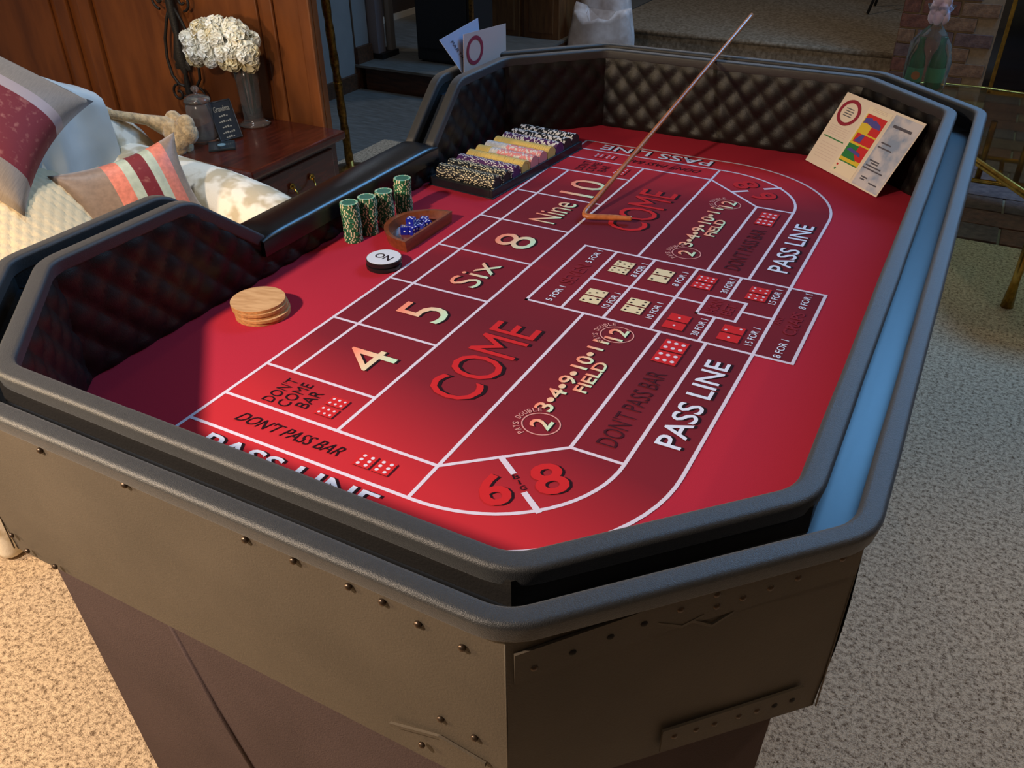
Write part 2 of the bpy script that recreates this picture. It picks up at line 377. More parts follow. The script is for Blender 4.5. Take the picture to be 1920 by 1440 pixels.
# place numbers
for s, v, u, L, H in (('4', .81, .49, .36, .52), ('5', .775, 1.5, .30, .55), ('Six', .80, 2.5, .62, .36), ('8', .785, 3.48, .36, .50), ('Nine', .80, 4.5, .72, .36), ('10', .81, 5.44, .58, .50)):
    printed(s, v, u, L, H, 90, PGRAD, 'printed_number', sh=.022, bold=-.004)
for u0 in (0, 1):
    f = (lambda u: u+3.52) if u0 else (lambda u: u)
    uu = 1.0 if not u0 else 5.08
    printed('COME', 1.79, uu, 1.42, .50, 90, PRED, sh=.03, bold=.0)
    c = 1.16 if not u0 else 4.92
    printed('3\u20224\u20229\u202210\u202211', 2.63, c, 1.30, .17, 90, PGRAD, 'printed_number', sh=.01, bold=.015)
    printed('FIELD', 2.80, c+.02, .54, .13, 90, PGRAD, sh=.008)
    for s, du in (('2', -.83), ('12', .83)):
        vv = 2.715; q = c+du
        printed(s, vv, q, .13 if s == '2' else .22, .19, 90, PGRAD, 'printed_number', sh=.01, bold=.015)
        bm = bmesh.new(); strip(bm, [(vv+.165*cos(t*pi/20), q+.15*sin(t*pi/20)) for t in range(40)], w=.012, z=Z3, closed=True); tobj('printed_ring', bm, PSALM, felt)
        # PAYS DOUBLE on an arc above the ring
        word = 'PAYS DOUBLE'; vs = []; fs = []
        for i, ch in enumerate(word):
            if ch == ' ': continue
            th = rad(-62 + 124*i/(len(word)-1)); P, F = text_mesh(ch, .01); k = len(vs)
            rr = .215; cv, cq = vv-rr*cos(th), q+rr*.95*sin(th); a = pi/2-th
            w_ = .034 if ch != 'I' else .01
            for x, y in P:
                X, Y = x*w_, y*.055; vs.append(((cv+X*cos(a)-Y*sin(a))*S, (cq+X*sin(a)+Y*cos(a))*S, Z4))
            fs += [tuple(j+k for j in fc) for fc in F]
        pyobj('printed_arc_lettering', vs, fs, PSALM, felt, TB)
printed("DON'T PASS BAR", 3.305, .92, 1.22, .185, 90, PDARK, shadow=None, bold=-.005)
printed("DON'T PASS BAR", 3.295, 4.52, 1.22, .185, 90, PDARK, shadow=None, bold=-.005)
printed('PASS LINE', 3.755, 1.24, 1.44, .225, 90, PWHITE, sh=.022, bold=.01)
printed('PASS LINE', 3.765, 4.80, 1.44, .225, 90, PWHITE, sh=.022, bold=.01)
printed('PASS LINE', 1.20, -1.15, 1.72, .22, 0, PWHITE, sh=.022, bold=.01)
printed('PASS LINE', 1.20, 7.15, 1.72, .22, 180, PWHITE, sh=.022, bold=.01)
printed("DON'T PASS BAR", .93, -.755, 1.10, .13, 0, PBLACK, shadow=None, bold=0, shear=.35)
printed("DON'T PASS BAR", 1.45, 6.755, 1.10, .13, 180, PBLACK, shadow=None, bold=0, shear=.35)
for i, wd in enumerate(("DON'T", 'COME', 'BAR')):
    printed(wd, .42+.165*i, -.29, .38 if i < 2 else .26, .125, 90, PBLACK, shadow=None, bold=0)
    printed(wd, .42+.165*i, 6.27, .38 if i < 2 else .26, .125, 90, PDARK, shadow=None, bold=0)
printed('6', 2.77, -.585, .24, .37, 45, PRED, 'printed_number', sh=.018, bold=.02); printed('8', 3.09, -.275, .27, .37, 45, PRED, 'printed_number', sh=.018, bold=.02)
printed('8', 2.73, 6.55, .27, .34, 135, PRED, 'printed_number', sh=.018, bold=.02); printed('6', 3.06, 6.24, .24, .34, 135, PRED, 'printed_number', sh=.018, bold=.02)
for i, ch in enumerate('BIG'):
    t = i/2
    printed(ch, 2.85+.11*t, -.375-.09*t, .05 if ch != 'I' else .012, .05, 45, PBLACK, shadow=None, bold=0)
# proposition boxes
for t_, v, u in (('5 FOR 1', 1.80, 2.50), ('5 FOR 1', 1.80, 3.52), ('10 FOR 1', 2.39, 2.62), ('8 FOR 1', 2.39, 3.42), ('10 FOR 1', 2.87, 2.62), ('8 FOR 1', 2.87, 3.42),
                 ('30 FOR 1', 3.385, 2.50), ('30 FOR 1', 3.385, 3.50), ('15 FOR 1', 3.90, 2.56), ('15 FOR 1', 3.90, 3.48), ('8 FOR 1', 4.20, 2.46), ('8 FOR 1', 4.20, 3.52)):
    printed(t_, v, u, .36, .075, 90, PWHITE, shadow=None, bold=.005)
printed('SEVEN', 1.79, 3.02, .52, .16, 90, PDIM, shadow=None); printed('CRAPS', 4.20, 3.0, .50, .13, 90, PDIM, shadow=None); printed('ANY', 4.05, 3.0, .18, .07, 90, PDIM, shadow=None)
printed('HORN', 3.39, 2.985, .30, .11, 90, PDIM, shadow=None); printed('BET', 3.54, 2.985, .24, .11, 90, PDIM, shadow=None)
PIPS = {1: [(0, 0)], 2: [(-1, -1), (1, 1)], 3: [(-1, -1), (0, 0), (1, 1)], 4: [(-1, -1), (1, 1), (-1, 1), (1, -1)], 5: [(-1, -1), (1, 1), (-1, 1), (1, -1), (0, 0)], 6: [(-1, -1), (0, -1), (1, -1), (-1, 1), (0, 1), (1, 1)]}
def pdice(v, u, w, h, a, b_, m, pm, rot=0, gap=.012):
    bm = bmesh.new()
    for k, n in ((-1, a), (1, b_)):
        cu_ = k*(h/4+gap/2); hh = h/2-gap
        def T(x, y):
            if rot: x, y = y, x
            return ((v+x)*S, (u+y)*S)
        q = [(-w/2, cu_-hh/2), (w/2, cu_-hh/2), (w/2, cu_+hh/2), (-w/2, cu_+hh/2)]
        for zz, mi, d in ((Z3, 2, .014), (Z4, 0, 0)):
            f = bm.faces.new([bm.verts.new((T(x, y)[0]+d*S, T(x, y)[1]-d*.3*S, zz)) for x, y in (q[::-1] if rot else q)]); f.material_index = mi
        for px_, py_ in PIPS[n]:
            c0 = (px_*w*.31, cu_+py_*hh*.24); r_ = min(w, hh)*.105
            pts = [(c0[0]+r_*cos(t*pi/5), c0[1]+r_*sin(t*pi/5)) for t in range(10)]
            f = bm.faces.new([bm.verts.new((*T(x, y), Z5)) for x, y in (pts[::-1] if rot else pts)]); f.material_index = 1
    tobj('printed_dice', bm, [m, pm, PDARK], felt)
CREAM = mat('print_cream', (232, 214, 170), .9, spec=.15)
pdice(3.29, 1.92, .235, .44, 6, 6, PRED, LINE); pdice(3.29, 5.50, .22, .42, 6, 6, PRED, LINE)
pdice(1.0, -.29, .19, .28, 6, 6, PRED, LINE); pdice(1.0, 6.27, .19, .28, 6, 6, PRED, LINE)
pdice(1.79, -.755, .16, .34, 6, 6, PRED, LINE, rot=1); pdice(.55, 6.755, .16, .34, 6, 6, PRED, LINE, rot=1)
for v, u, a, b_, m, pm in ((2.19, 2.62, 3, 3, CREAM, PBLACK), (2.19, 3.40, 5, 5, CREAM, PBLACK), (2.66, 2.62, 4, 4, CREAM, PBLACK), (2.66, 3.40, 2, 2, CREAM, PBLACK),
                          (3.15, 2.50, 1, 1, PRED, LINE), (3.13, 3.46, 6, 6, PRED, LINE), (3.70, 2.52, 1, 2, PRED, LINE), (3.72, 3.46, 6, 5, PRED, LINE)):
    pdice(v, u, .215, .31, a, b_, m, pm)

# quilted inner wall panels
def quilt(a, b_, ds=.055, s0=0.0, name='quilted_panel'):
    a = Vector(a); b_ = Vector(b_); L = (b_-a).length; t = (b_-a)/L; nrm = Vector((-t.y, t.x))   # inward normal for a counter clockwise walk
    n = max(2, int(L/ds)); nz = 22; vs = []; fs = []
    for i in range(n+1):
        p = a+t*L*i/n; zt = (ztop(p.y) if abs(t.x) < 1e-6 and p.x < 0 else ZT)-.05
        for j in range(nz+1):
            z = -.01+(zt+.01)*j/nz; s = s0+L*i/n
            A = s/.36+z/.40; B = s/.36-z/.40
            pl = (abs(sin(pi*A))*abs(sin(pi*B)))**.42
            edge = min(1, (zt-z)/.13, (z+.02)/.04)
            d = -.012+.056*pl*max(0, edge)
            q = p+nrm*d; vs.append(W(q.x, q.y, z))
    for i in range(n):
        for j in range(nz):
            k = i*(nz+1)+j; fs.append((k, k+nz+1, k+nz+2, k+1))
    pyobj(name, vs, fs, BLACKV, table, TB, smooth=True)
    return L
pl = octo(0); s0 = 0
segs = [((X0, WF0), pl[0])] # placeholder replaced below
walk = [((X0, 3.1), pl[0])]+[(pl[i], pl[i+1]) for i in range(7)]+[(pl[7], (X0, 3.1))]
for a, b_ in walk: s0 += quilt(a, b_, .02 if False else .04, s0)
# wall core, outside face of inner wall (vertical side of the chip groove)
def walk_pts(o, y_start=1.5, y_end=4.8):
    p = octo(o); return [(X0-o, y_start)]+p+[(X0-o, y_end)]
def densify(pts, step=.1):
    out = []
    for a, b_ in zip(pts, pts[1:]):
        a = Vector(a); b_ = Vector(b_); n = max(1, int((b_-a).length/step)); out += [a+(b_-a)*i/n for i in range(n)]
    out.append(Vector(pts[-1])); return out
def ribbon(name, o1, z1, o2, z2, m, y0=None, y1=None, closed=False, parent=None, drop=0):
    """surface between outline o1 at z1 and outline o2 at z2 (z may be a function of the wall top)"""
    def pts(o): return densify(([(X0-o, 3.1)]+octo(o)+[(X0-o, 3.1)]) if closed else walk_pts(o, y0, y1), 99)
    A = []; B = []
    pa = [(X0-o1, 3.1)]+octo(o1)+[(X0-o1, 3.1)]; pb = [(X0-o2, 3.1)]+octo(o2)+[(X0-o2, 3.1)]
    ys = [WN1, WN0]; ye = [WF0, WF1]
    vs = []; fs = []
    def full(p, o): return [p[0]]+[(X0-o, q) for q in ys]+p[1:-1]+[(X0-o, q) for q in ye]+[p[-1]]
    PA, PB = full(pa, o1), full(pb, o2)
    for p, q in zip(PA, PB):
        za = z1(ztop(p[1]) if p[0] < X0+.01 else ZT) if callable(z1) else z1
        zb = z2(ztop(q[1]) if q[0] < X0+.01 else ZT) if callable(z2) else z2
        vs += [W(p[0], p[1], za), W(q[0], q[1], zb)]
    for i in range(len(PA)-1): fs.append((2*i, 2*i+1, 2*i+3, 2*i+2))
    return pyobj(name, vs, fs, m, parent or table, TB)
ribbon('wall_core', .0, lambda t: t-.08, .088, lambda t: t-.08, WALLBK)
ribbon('groove_side', .088, lambda t: t-.08, .088, lambda t: max(t-.34, .1), WALLBK)
ribbon('chip_groove', .088, lambda t: t-.27, .33, lambda t: t-.27, GROOVE)
ribbon('groove_outer_side', .33, lambda t: t-.34, .33, lambda t: t-.05, WALLBK)
# seams on the groove floor at the corners
for (pa, pb) in zip(octo(.11), octo(.32)):
    bm = bmesh.new(); a = W(*pa, ZT-.268); b2 = W(*pb, ZT-.268); tube(bm, [a, b2], .0014, 6); tobj('seam', bm, HOLEM)
# padded rails swept along the outline
def rounded(pts, cut=.15, n=6):
    out = [Vector(pts[0])]
    for i in range(1, len(pts)-1):
        p0, p1, p2 = Vector(pts[i-1]), Vector(pts[i]), Vector(pts[i+1])
        c1 = min(cut, (p1-p0).length*.4); c2 = min(cut, (p2-p1).length*.4)
        a = p1+(p0-p1).normalized()*c1; c = p1+(p2-p1).normalized()*c2
        for k in range(n+1):
            t = k/n; out.append(a*(1-t)**2+p1*2*t*(1-t)+c*t*t)
    out.append(Vector(pts[-1])); return out
def rail(name, o, w, h, m):
    p = octo(o)
    zf = -h/2
    path = [(X0-o, WN1-.02, ZP+zf+.02), (X0-o, WN0, ZT+zf)]+[(q[0], q[1], ZT+zf) for q in p]+[(X0-o, WF0, ZT+zf), (X0-o, WF1+.02, ZP+zf+.02)]
    path = rounded(path)
    dense = []
    for a, b_ in zip(path, path[1:]):
        n = max(1, int((b_-a).length/.15)); dense += [a+(b_-a)*i/n for i in range(n)]
    dense.append(path[-1])
    sec = []; r_ = min(w, h)*.25
    for cx, cz, a0 in ((w/2-r_, h/2-r_, 0), (-w/2+r_, h/2-r_, 90), (-w/2+r_, -h/2+r_*.6, 180), (w/2-r_, -h/2+r_*.6, 270)):
        for k in range(5):
            a = rad(a0+90*k/4); q = r_ if a0 < 180 else r_*.6
            sec.append((cx+q*cos(a), cz+q*sin(a)))
    vs = []; n = len(sec)
    for i, q in enumerate(dense):
        a = dense[max(0, i-1)]; b_ = dense[min(len(dense)-1, i+1)]; T = (b_-a).normalized()
        N = Vector((T.y, -T.x, 0)).normalized(); U = N.cross(T).normalized()
        wob = 1+.018*sin(i*.37+o*9)+.010*sin(i*.91)
        for x, z in sec:
            v = q+N*x*wob+U*z; vs.append(W(*v))
    fs = []
    for i in range(len(dense)-1):
        for k in range(n): fs.append((i*n+k, (i+1)*n+k, (i+1)*n+(k+1) % n, i*n+(k+1) % n))
    fs += [tuple(range(n)), tuple((len(dense)-1)*n+k for k in range(n))[::-1]]
    o_ = pyobj(name, vs, fs, m, table, TB, smooth=True)
    bm = bmesh.new(); bm.from_mesh(o_.data); bmesh.ops.recalc_face_normals(bm, faces=bm.faces[:]); bm.to_mesh(o_.data); bm.free()
rail('inner_rail', .044, .15, .14, RAILM)
rail('outer_rail', .372, .138, .14, RAILM)
# armrest pad of the dealer's side
vs = []; fs = []; prof = []
for k in range(13):
    a = pi*k/12; prof.append((-.20-.27*cos(a) , .07*sin(a)**.6))
prof = [(.07, -.16)]+[(-.20+.27*cos(pi*k/12), .10*(sin(pi*k/12))**.7) for k in range(13)]+[(-.47, -.22)]
ny = 24; y0_, y1_ = WN1-.12, WF1+.10
for i in range(ny+1):
    y = y0_+(y1_-y0_)*i/ny; e = min(1, min(i, ny-i)/1.0*.6+.4)
    for x, z in prof: vs.append(W(X0+x, y, ZP-.0+z*e if z > 0 else ZP+z))
n = len(prof)
for i in range(ny):
    for k in range(n-1): fs.append((i*n+k, i*n+k+1, (i+1)*n+k+1, (i+1)*n+k))
fs += [tuple(range(n))[::-1], tuple(ny*n+k for k in range(n))]
padr = pyobj('armrest_pad', vs, fs, PAD, table, TB, smooth=True); auto_smooth(padr, 50)
# skirt: one panel per side of the outline
OS = .38; ZB = -.30
sk = octo(OS); sb = octo(OS-.02)
names = []
skirts = []
def skirt(a, b_, at, bt):
    a = Vector(a); b_ = Vector(b_); n = max(1, int((b_-a).length/.25)); vs = []; fs = []; nz = 8
    t = (b_-a).normalized(); N = Vector((t.y, -t.x))
    for i in range(n+1):
        p = a+(b_-a)*i/n; zt = (ztop(p.y) if p.x < X0 else ZT)-.04
        for j in range(nz+1):
            f = j/nz; z = ZB+(zt-ZB)*f
            bulge = .018*sin(pi*f)+.010*sin(i*1.3+f*3)*sin(pi*f)
            q = p+N*(bulge-.02*(1-f)); vs.append(W(q.x, q.y, z))
    for i in range(n):
        for j in range(nz): k = i*(nz+1)+j; fs.append((k, k+nz+1, k+nz+2, k+1))
    o = pyobj('skirt_panel', vs, fs, SKIRT, table, TB, smooth=True); skirts.append((o, a, b_, N)); return o
for i in range(7): skirt(sk[i], sk[i+1], 0, 0)
dl = [(X0-OS, YB+.43*OS), (X0-OS, WF0), (X0-OS, WF1), (X0-OS, WN1), (X0-OS, WN0), sk[0]]
for a, b_ in zip(dl, dl[1:]): skirt(a, b_, 0, 0)
bm = bmesh.new(); prism(bm, [W(*q)[:2] for q in octo(OS-.06)], W(0, 0, ZB).z, W(0, 0, ZB+.06).z); tobj('underside_board', bm, WALLBK)
# corner piping seams of the skirt
for q in sk:
    bm = bmesh.new(); tube(bm, [W(q[0], q[1], ZB+.02), W(q[0], q[1], ZT-.16)], .0010, 6); tobj('corner_seam', bm, SKIRT)
# reinforcing strips of folded vinyl with nails: near side and near chamfer
def on_skirt(i, f, z, d=.03):
    o, a, b_, N = skirts[i]; p = a+(b_-a)*f+N*d; return W(p.x, p.y, z)
def nail(i, f, z, m=NAILM, r_=.0042):
    o, a, b_, N = skirts[i]; bm = bmesh.new()
    q = Vector((N.x, N.y, 0)).to_track_quat('Z', 'Y').to_matrix()
    sphere(bm, on_skirt(i, f, z, .018), (r_, r_, r_*.7), 8, rot=q); tobj('nail', bm, m, o, True)
for f, z in ((.70, 1.0), (.785, .985), (.835, .98), (.885, .93), (.945, .90), (.62, 1.0), (.40, 1.02), (.22, 1.0), (.09, .98), (.905, .22), (.955, .20), (.87, -.12), (.05, -.2), (.12, -.22), (.02, -.1)):
    nail(1, f, z)
for f, z in ((.07, .84), (.17, .88), (.27, .92), (.36, .95), (.46, .98), (.56, 1.02), (.565, .93), (.64, .94), (.72, .96), (.80, .98), (.93, 1.04)):
    nail(2, f, z, HOLEM if f in (.17, .27, .36) else NAILM)
for f in (.50, .57, .63, .71, .77, .83, .89): nail(2, f, -.10, HOLEM if f > .8 else NAILM)
def fold(i, pts, w, name='folded_strip', th=.004):
    o, a, b_, N = skirts[i]; bm = bmesh.new(); A = []
    for f, z in pts:
        A.append([bm.verts.new(on_skirt(i, f, z, d)) for d in (.010, .026)]+[bm.verts.new(on_skirt(i, f, z-w, d)) for d in (.022, .010)])
    for P_, Q_ in zip(A, A[1:]):
        for k in range(4): bm.faces.new((P_[k], Q_[k], Q_[(k+1) % 4], P_[(k+1) % 4]))
    bm.faces.new(A[0][::-1]); bm.faces.new(A[-1]); bmesh.ops.recalc_face_normals(bm, faces=bm.faces[:]); tobj(name, bm, SKIRT, o)
fold(2, [(.02, .97), (.30, 1.03), (.40, 1.06), (.99, 1.10)], .22)
fold(2, [(.40, .93), (.47, .86), (.53, .90)], .025)
fold(2, [(.50, .88), (.56, .80), (.62, .86)], .025)
fold(2, [(.46, -.02), (.92, -.0)], .20)
fold(1, [(.82, -.05), (.90, .06), (.97, .02)], .03)
# base under the tub
bm = bmesh.new(); pb_, pt_ = octo(.03), octo(.16)
def shiftx(p, d): p[1] = (p[1][0]-d, p[1][1]); p[2] = (p[2][0]+d, p[2][1]); p[5] = (p[5][0]+d, p[5][1]); p[6] = (p[6][0]-d, p[6][1]); return p
pb_ = shiftx(pb_, .10); pt_ = shiftx(pt_, .13)
va = [bm.verts.new((*W(*q)[:2], .002)) for q in pb_]; vb = [bm.verts.new(W(*q, ZB+.01)) for q in pt_]
bm.faces.new(va[::-1]); bm.faces.new(vb)
for i in range(8): bm.faces.new((va[i], va[(i+1) % 8], vb[(i+1) % 8], vb[i]))
bo = tobj('pedestal', bm, BASEM)
bm = bmesh.new()
tube(bm, [W(.9, Y0-.145, ZB-.05), W(1.15, Y0-.105, ZB-1.3), W(1.5, Y0-.06, ZB-2.6)], [.004, .006, .005], 8)
tobj('cloth_fold', bm, BASEM, bo, True)

# ------------------------------------------------------------ chips
def chip_proto(name, body, spot, label, group, ringcol=None):
    t = thing(name, label, 'poker chip', (0, 0, -5), 0, group)
    bm = bmesh.new(); r_, h = .0198, .0033
    lathe(bm, [(0, .0004), (.013, .0004), (.0138, 0), (r_-.0004, 0), (r_, .0005), (r_, h-.0005), (r_-.0004, h), (.0145, h), (.0138, h-.0006), (0, h-.0006)], seg=20)
    o = obj('chip_body', bm, body, t); auto_smooth(o, 40)
    bm = bmesh.new()
    for k in range(6):
        for dk in (-.16, .16):
            a0 = k*pi/3+dk-.08; a1 = a0+.14; R_ = r_+.00012; z0, z1 = .00025, h-.00025
            q = [(R_*cos(a0), R_*sin(a0)), (R_*cos(a1), R_*sin(a1))]; ri = r_-.0045
            p = [(ri*cos(a0), ri*sin(a0)), (ri*cos(a1), ri*sin(a1))]
            v = [bm.verts.new((*c, z)) for c, z in ((q[0], z0), (q[1], z0), (q[1], h+.0001), (q[0], h+.0001), (p[1], h+.0001), (p[0], h+.0001))]
            bm.faces.new((v[0], v[1], v[2], v[3])); bm.faces.new((v[3], v[2], v[4], v[5]))
    obj('edge_spots', bm, spot, t)
    if ringcol:
        bm = bmesh.new(); lathe(bm, [(.0150, h+.00005), (r_-.0006, h+.00005)], seg=20); obj('rim_sheen', bm, ringcol[0], t)  # pale ring paints in the shine on the rim edge
        bm = bmesh.new(); lathe(bm, [(0, h-.0005), (.0136, h-.0005)], seg=20); obj('centre_label', bm, ringcol[1], t)
    return t
CG = mat('chip_green', (28, 96, 62), .45, spec=.4); CK = mat('chip_black', (30, 32, 34), .45); CP = mat('chip_purple', (84, 44, 100), .45)
CY = mat('chip_yellow', (226, 196, 112), .5); CPK = mat('chip_pink', (232, 150, 150), .5); CW = mat('chip_white', (206, 206, 206), .5)
SPOT = mat('chip_cream_spot', (222, 212, 176), .5); SPOTW = mat('chip_white_spot', (226, 224, 222), .5); CSP = mat('chip_centre_teal', (100, 150, 135), .4)
gp = chip_proto('poker_chip', CG, SPOT, 'green casino chip with cream edge spots in one of four leaning stacks', 'green chips stacked by the armrest', (mat('chip_rim_sheen_teal', (120, 186, 158), .4), mat('chip_centre', (44, 104, 86), .35)))  # rim colour lightened for the painted edge highlight
stacks = [(-.975, 2.63, 26, 'green chip with cream edge spots in the nearest of the four stacks'), (-.93, 2.90, 25, 'green chip with cream edge spots in the second stack from the coasters'),
          (-.89, 3.20, 24, 'green chip with cream edge spots in the third stack, the one with a shifted foot'), (-.90, 3.62, 25, 'green chip with cream edge spots in the stack standing apart beside the tray')]
first = True
for si, (v, u, n, lab) in enumerate(stacks):
    ox = oy = 0
    for k in range(n):
        ox = ox*.9+random.uniform(-.0009, .0009); oy = oy*.9+random.uniform(-.0009, .0009)
        loc = W(v, u)+Vector((ox+(.003 if si == 2 and k < 4 else 0), oy, .0002+k*.00335+.00015*0)); rot = (0, 0, random.uniform(0, 6))
        if first: gp.location = loc; gp.rotation_euler = rot; gp['label'] = lab; gp['group'] = 'green chips in stack one'; first = False
        else: dup(gp, loc, rot, lab, 'green chips in stack %s' % ('one', 'two', 'three', 'four')[si])
# tray of chips
TRC = W(-.545, 5.79); tr_rot = rad(-5); TW, TL = 1.06, 2.42
tray = thing('chip_tray', 'black rectangular chip tray with scalloped channels on the felt under rows of chips', 'tray', TRC, tr_rot)
nrow = 10; pitch = (TL-.10)*S/nrow; rc = .0205; zc = .0275
bm = bmesh.new(); w2 = TW*S/2; prof = [(-TL*S/2, .0), (-TL*S/2, .019)]
y_ = -TL*S/2+.05*S
for k in range(nrow):
    c = y_+pitch*(k+.5)
    for j in range(9):
        a = pi+(pi)*j/8; prof.append((c+rc*cos(a)*min(1, pitch/2/rc), max(.004, zc+rc*sin(a)*1.05) if 0 < j < 8 else .021))
prof += [(TL*S/2, .019), (TL*S/2, 0)]
xi = w2-.008
A = [bm.verts.new((-xi, y, z)) for y, z in prof]; B = [bm.verts.new((xi, y, z)) for y, z in prof]
for i in range(len(prof)-1): bm.faces.new((A[i], B[i], B[i+1], A[i+1]))
for sx in (-1, 1): box(bm, (sx*(w2-.004), 0, .0105), (.008, TL*S, .021), bev=.0015)
bmesh.ops.recalc_face_normals(bm, faces=bm.faces[:])
obj('tray_body', bm, mat('tray_black_plastic', (24, 26, 32), .4), tray)
bm = bmesh.new(); box(bm, (0, 0, .0012), (TW*S+.006, TL*S+.006, .0024), bev=.001); obj('tray_foot', bm, mat('tray_foot_plastic', (30, 34, 42), .4), tray)
rows = [('black', CK, SPOT), ('black', CK, SPOTW), ('purple', CP, SPOTW), ('yellow', CY, CY), ('pink', CPK, SPOTW), ('pink', CPK, SPOTW), ('yellow', CY, CY), ('purple', CP, SPOTW), ('black', CK, SPOTW), ('black', CK, SPOT)]
rz = Matrix.Rotation(tr_rot, 4, 'Z')
protos = {}
rn = ('nearest', 'second', 'third', 'fourth', 'fifth', 'sixth', 'seventh', 'eighth', 'ninth', 'farthest')
stuff_bm = {}
for k, (cn, bc, scol) in enumerate(rows):
    cy = y_+pitch*(k+.5); npc = 50; x0 = -xi+.006
    if k < 4:
        if cn not in protos: protos[cn] = chip_proto('poker_chip', bc, scol, '', None); fresh = True
        else: fresh = False
        lab = '%s chip standing on edge in the %s row of the tray' % ({'black': 'black and cream', 'purple': 'purple and white', 'yellow': 'yellow'}[cn], rn[k]); grp = '%s row of chips in the tray' % rn[k]
        for j in range(npc):
            lx = x0+j*.00345+random.uniform(-.0001, .0001); dz = random.uniform(-.0005, .0005)
            loc = TRC+rz @ Vector((lx, cy+random.uniform(-.0004, .0004), zc+.0012+dz))
            e = (Matrix.Rotation(tr_rot, 3, 'Z') @ Matrix.Rotation(pi/2, 3, 'Y') @ Matrix.Rotation(random.uniform(0, 6), 3, 'Z')).to_euler()
            if fresh and j == 0:
                p = protos[cn]; p.location = loc; p.rotation_euler = e; p['label'] = lab; p['group'] = grp
            else: dup(protos[cn], loc, e, lab, grp)
    else:
        bm = stuff_bm.setdefault('bm', bmesh.new())
        for j in range(npc):
            lx = x0+j*.00345; r_ = .0198+random.uniform(-.0003, .0003)
            mi = {'pink': 0 if (j > 18 or k == 4 and j > 26) else 5, 'yellow': 1, 'purple': 2, 'black': 3}[cn]
            if k == 4 and j < 12: mi = 1
            q = Matrix.Rotation(pi/2, 3, 'Y') @ Matrix.Rotation(random.uniform(0, 6), 3, 'Z')
            g = bmesh.ops.create_cone(bm, cap_ends=True, segments=18, radius1=r_, radius2=r_, depth=.0031, matrix=Matrix.Translation((lx+.0016, cy, zc+.0012)) @ q.to_4x4())
            side = [f for f in {f for v in g['verts'] for f in v.link_faces}]
            off = random.randrange(3)
            for f in side:
                f.material_index = mi
            rim = [f for f in side if len(f.verts) == 4]
            rim.sort(key=lambda f: math.atan2(f.calc_center_median().y-cy, f.calc_center_median().z-zc))
            for q_, f in enumerate(rim):
                if (q_+off) % 3 == 0 or (mi in (2, 3) and (q_+off) % 3 == 1 and random.random() < .35): f.material_index = 4 if mi != 1 else 1
o = obj('poker_chips', stuff_bm['bm'], [CPK, CY, CP, CK, SPOTW, CW], None)
o.location = TRC; o.rotation_euler = (0, 0, tr_rot)
tag(o, 'pink, yellow, purple and black chips filling the far six rows of the tray', 'poker chips', kind='stuff')

# ------------------------------------------------------------ small things on the felt
# wooden coasters
WC = mat('pale_coaster_wood', (222, 176, 124), .6, col2=(196, 148, 98), vscale=14, stretch=(2, 9, 9), bump=.1, bscale=60)
WC2 = mat('coaster_edge_cork', (186, 132, 76), .8, var=.25, vscale=120)
cp = None
lab_c = ('bottom-most round wooden coaster of the pile on the felt', 'second round wooden coaster from the bottom of the pile', 'third round wooden coaster from the bottom of the pile', 'fourth round wooden coaster, just under the topmost', 'topmost round wooden coaster of the pile, pale grain facing up')
for k in range(5):
    loc = W(-.705, .72)+Vector(((.0015, .004, -.001, -.001, -.004)[k], (.001, .0, .002, -.001, .0)[k], .0003+k*.0060))
    if cp is None:
        cp = thing('coaster', lab_c[0], 'coaster', loc, 0, 'wooden coasters piled on the felt')
        bm = bmesh.new(); cyl(bm, (0, 0, .0028), .0500, .0052, 48); oo = obj('cork_disc', bm, WC2, cp); auto_smooth(oo)
        bm = bmesh.new(); cyl(bm, (0, 0, .0056), .0498, .0005, 48); obj('wood_face', bm, WC, cp)
    else: dup(cp, loc, (0, 0, (k*.07)), lab_c[k])
# ON puck pair
WHITE = mat('white_plastic', (226, 230, 236), .35); BLKP = mat('black_plastic', (26, 26, 28), .35)
for k, lab in enumerate(('lower black edged puck under the white ON puck', 'white topped puck reading ON lying on another puck')):
    t = thing('point_puck', lab, 'puck', W(-.225, 2.21)+Vector((.001*k, 0, .0002+k*.0108)), 0, 'pucks beside the wooden dice tray')
    bm = bmesh.new(); lathe(bm, [(0, 0), (.034, 0), (.0362, .0012), (.0362, .0088), (.034, .0098), (0, .0098)], seg=40); oo = obj('puck_body', bm, BLKP, t); auto_smooth(oo)
    if k:
        bm = bmesh.new(); cyl(bm, (0, 0, .0103), .0348, .0008, 40); obj('white_face', bm, WHITE, t)
        P, F = text_mesh('ON', .01); a = rad(-6)
        pyobj('lettering', [((x*.040)*cos(a)-y*.021*sin(a), x*.040*sin(a)+y*.021*cos(a), .0110) for x, y in P], F, PBLACK, t)
# half-moon dice tray
COP = mat('copper_brown_wood', (128, 66, 38), .3, var=.2, vscale=12, stretch=(8, 1, 8), coat=.4, spec=.5)
dt = thing('dice_tray', 'half-round polished brown wooden bowl holding blue dice', 'tray', W(-.20, 3.13), 0)
def half(r_, n=24, sx=1): return [(-r_*sx*sin(pi*i/n), -r_*cos(pi*i/n)) for i in range(n+1)]
bm = bmesh.new(); outer = half(.094, sx=1.08); inner = [(x-.0055*(1 if i in (0, 24) else 0)-.0, y) for i, (x, y) in enumerate(half(.087, sx=1.03))]
inner = [(min(x, -.005), y) for x, y in inner]
n = len(outer); z0, z1, zf = .0002, .026, .006
ov0 = [bm.verts.new((x*.94, y*.95, z0)) for x, y in outer]; ov1 = [bm.verts.new((x, y, z1)) for x, y in outer]
iv1 = [bm.verts.new((x, y, z1)) for x, y in inner]; iv0 = [bm.verts.new((min(-.006, x*.93), y*.93, zf)) for x, y in inner]
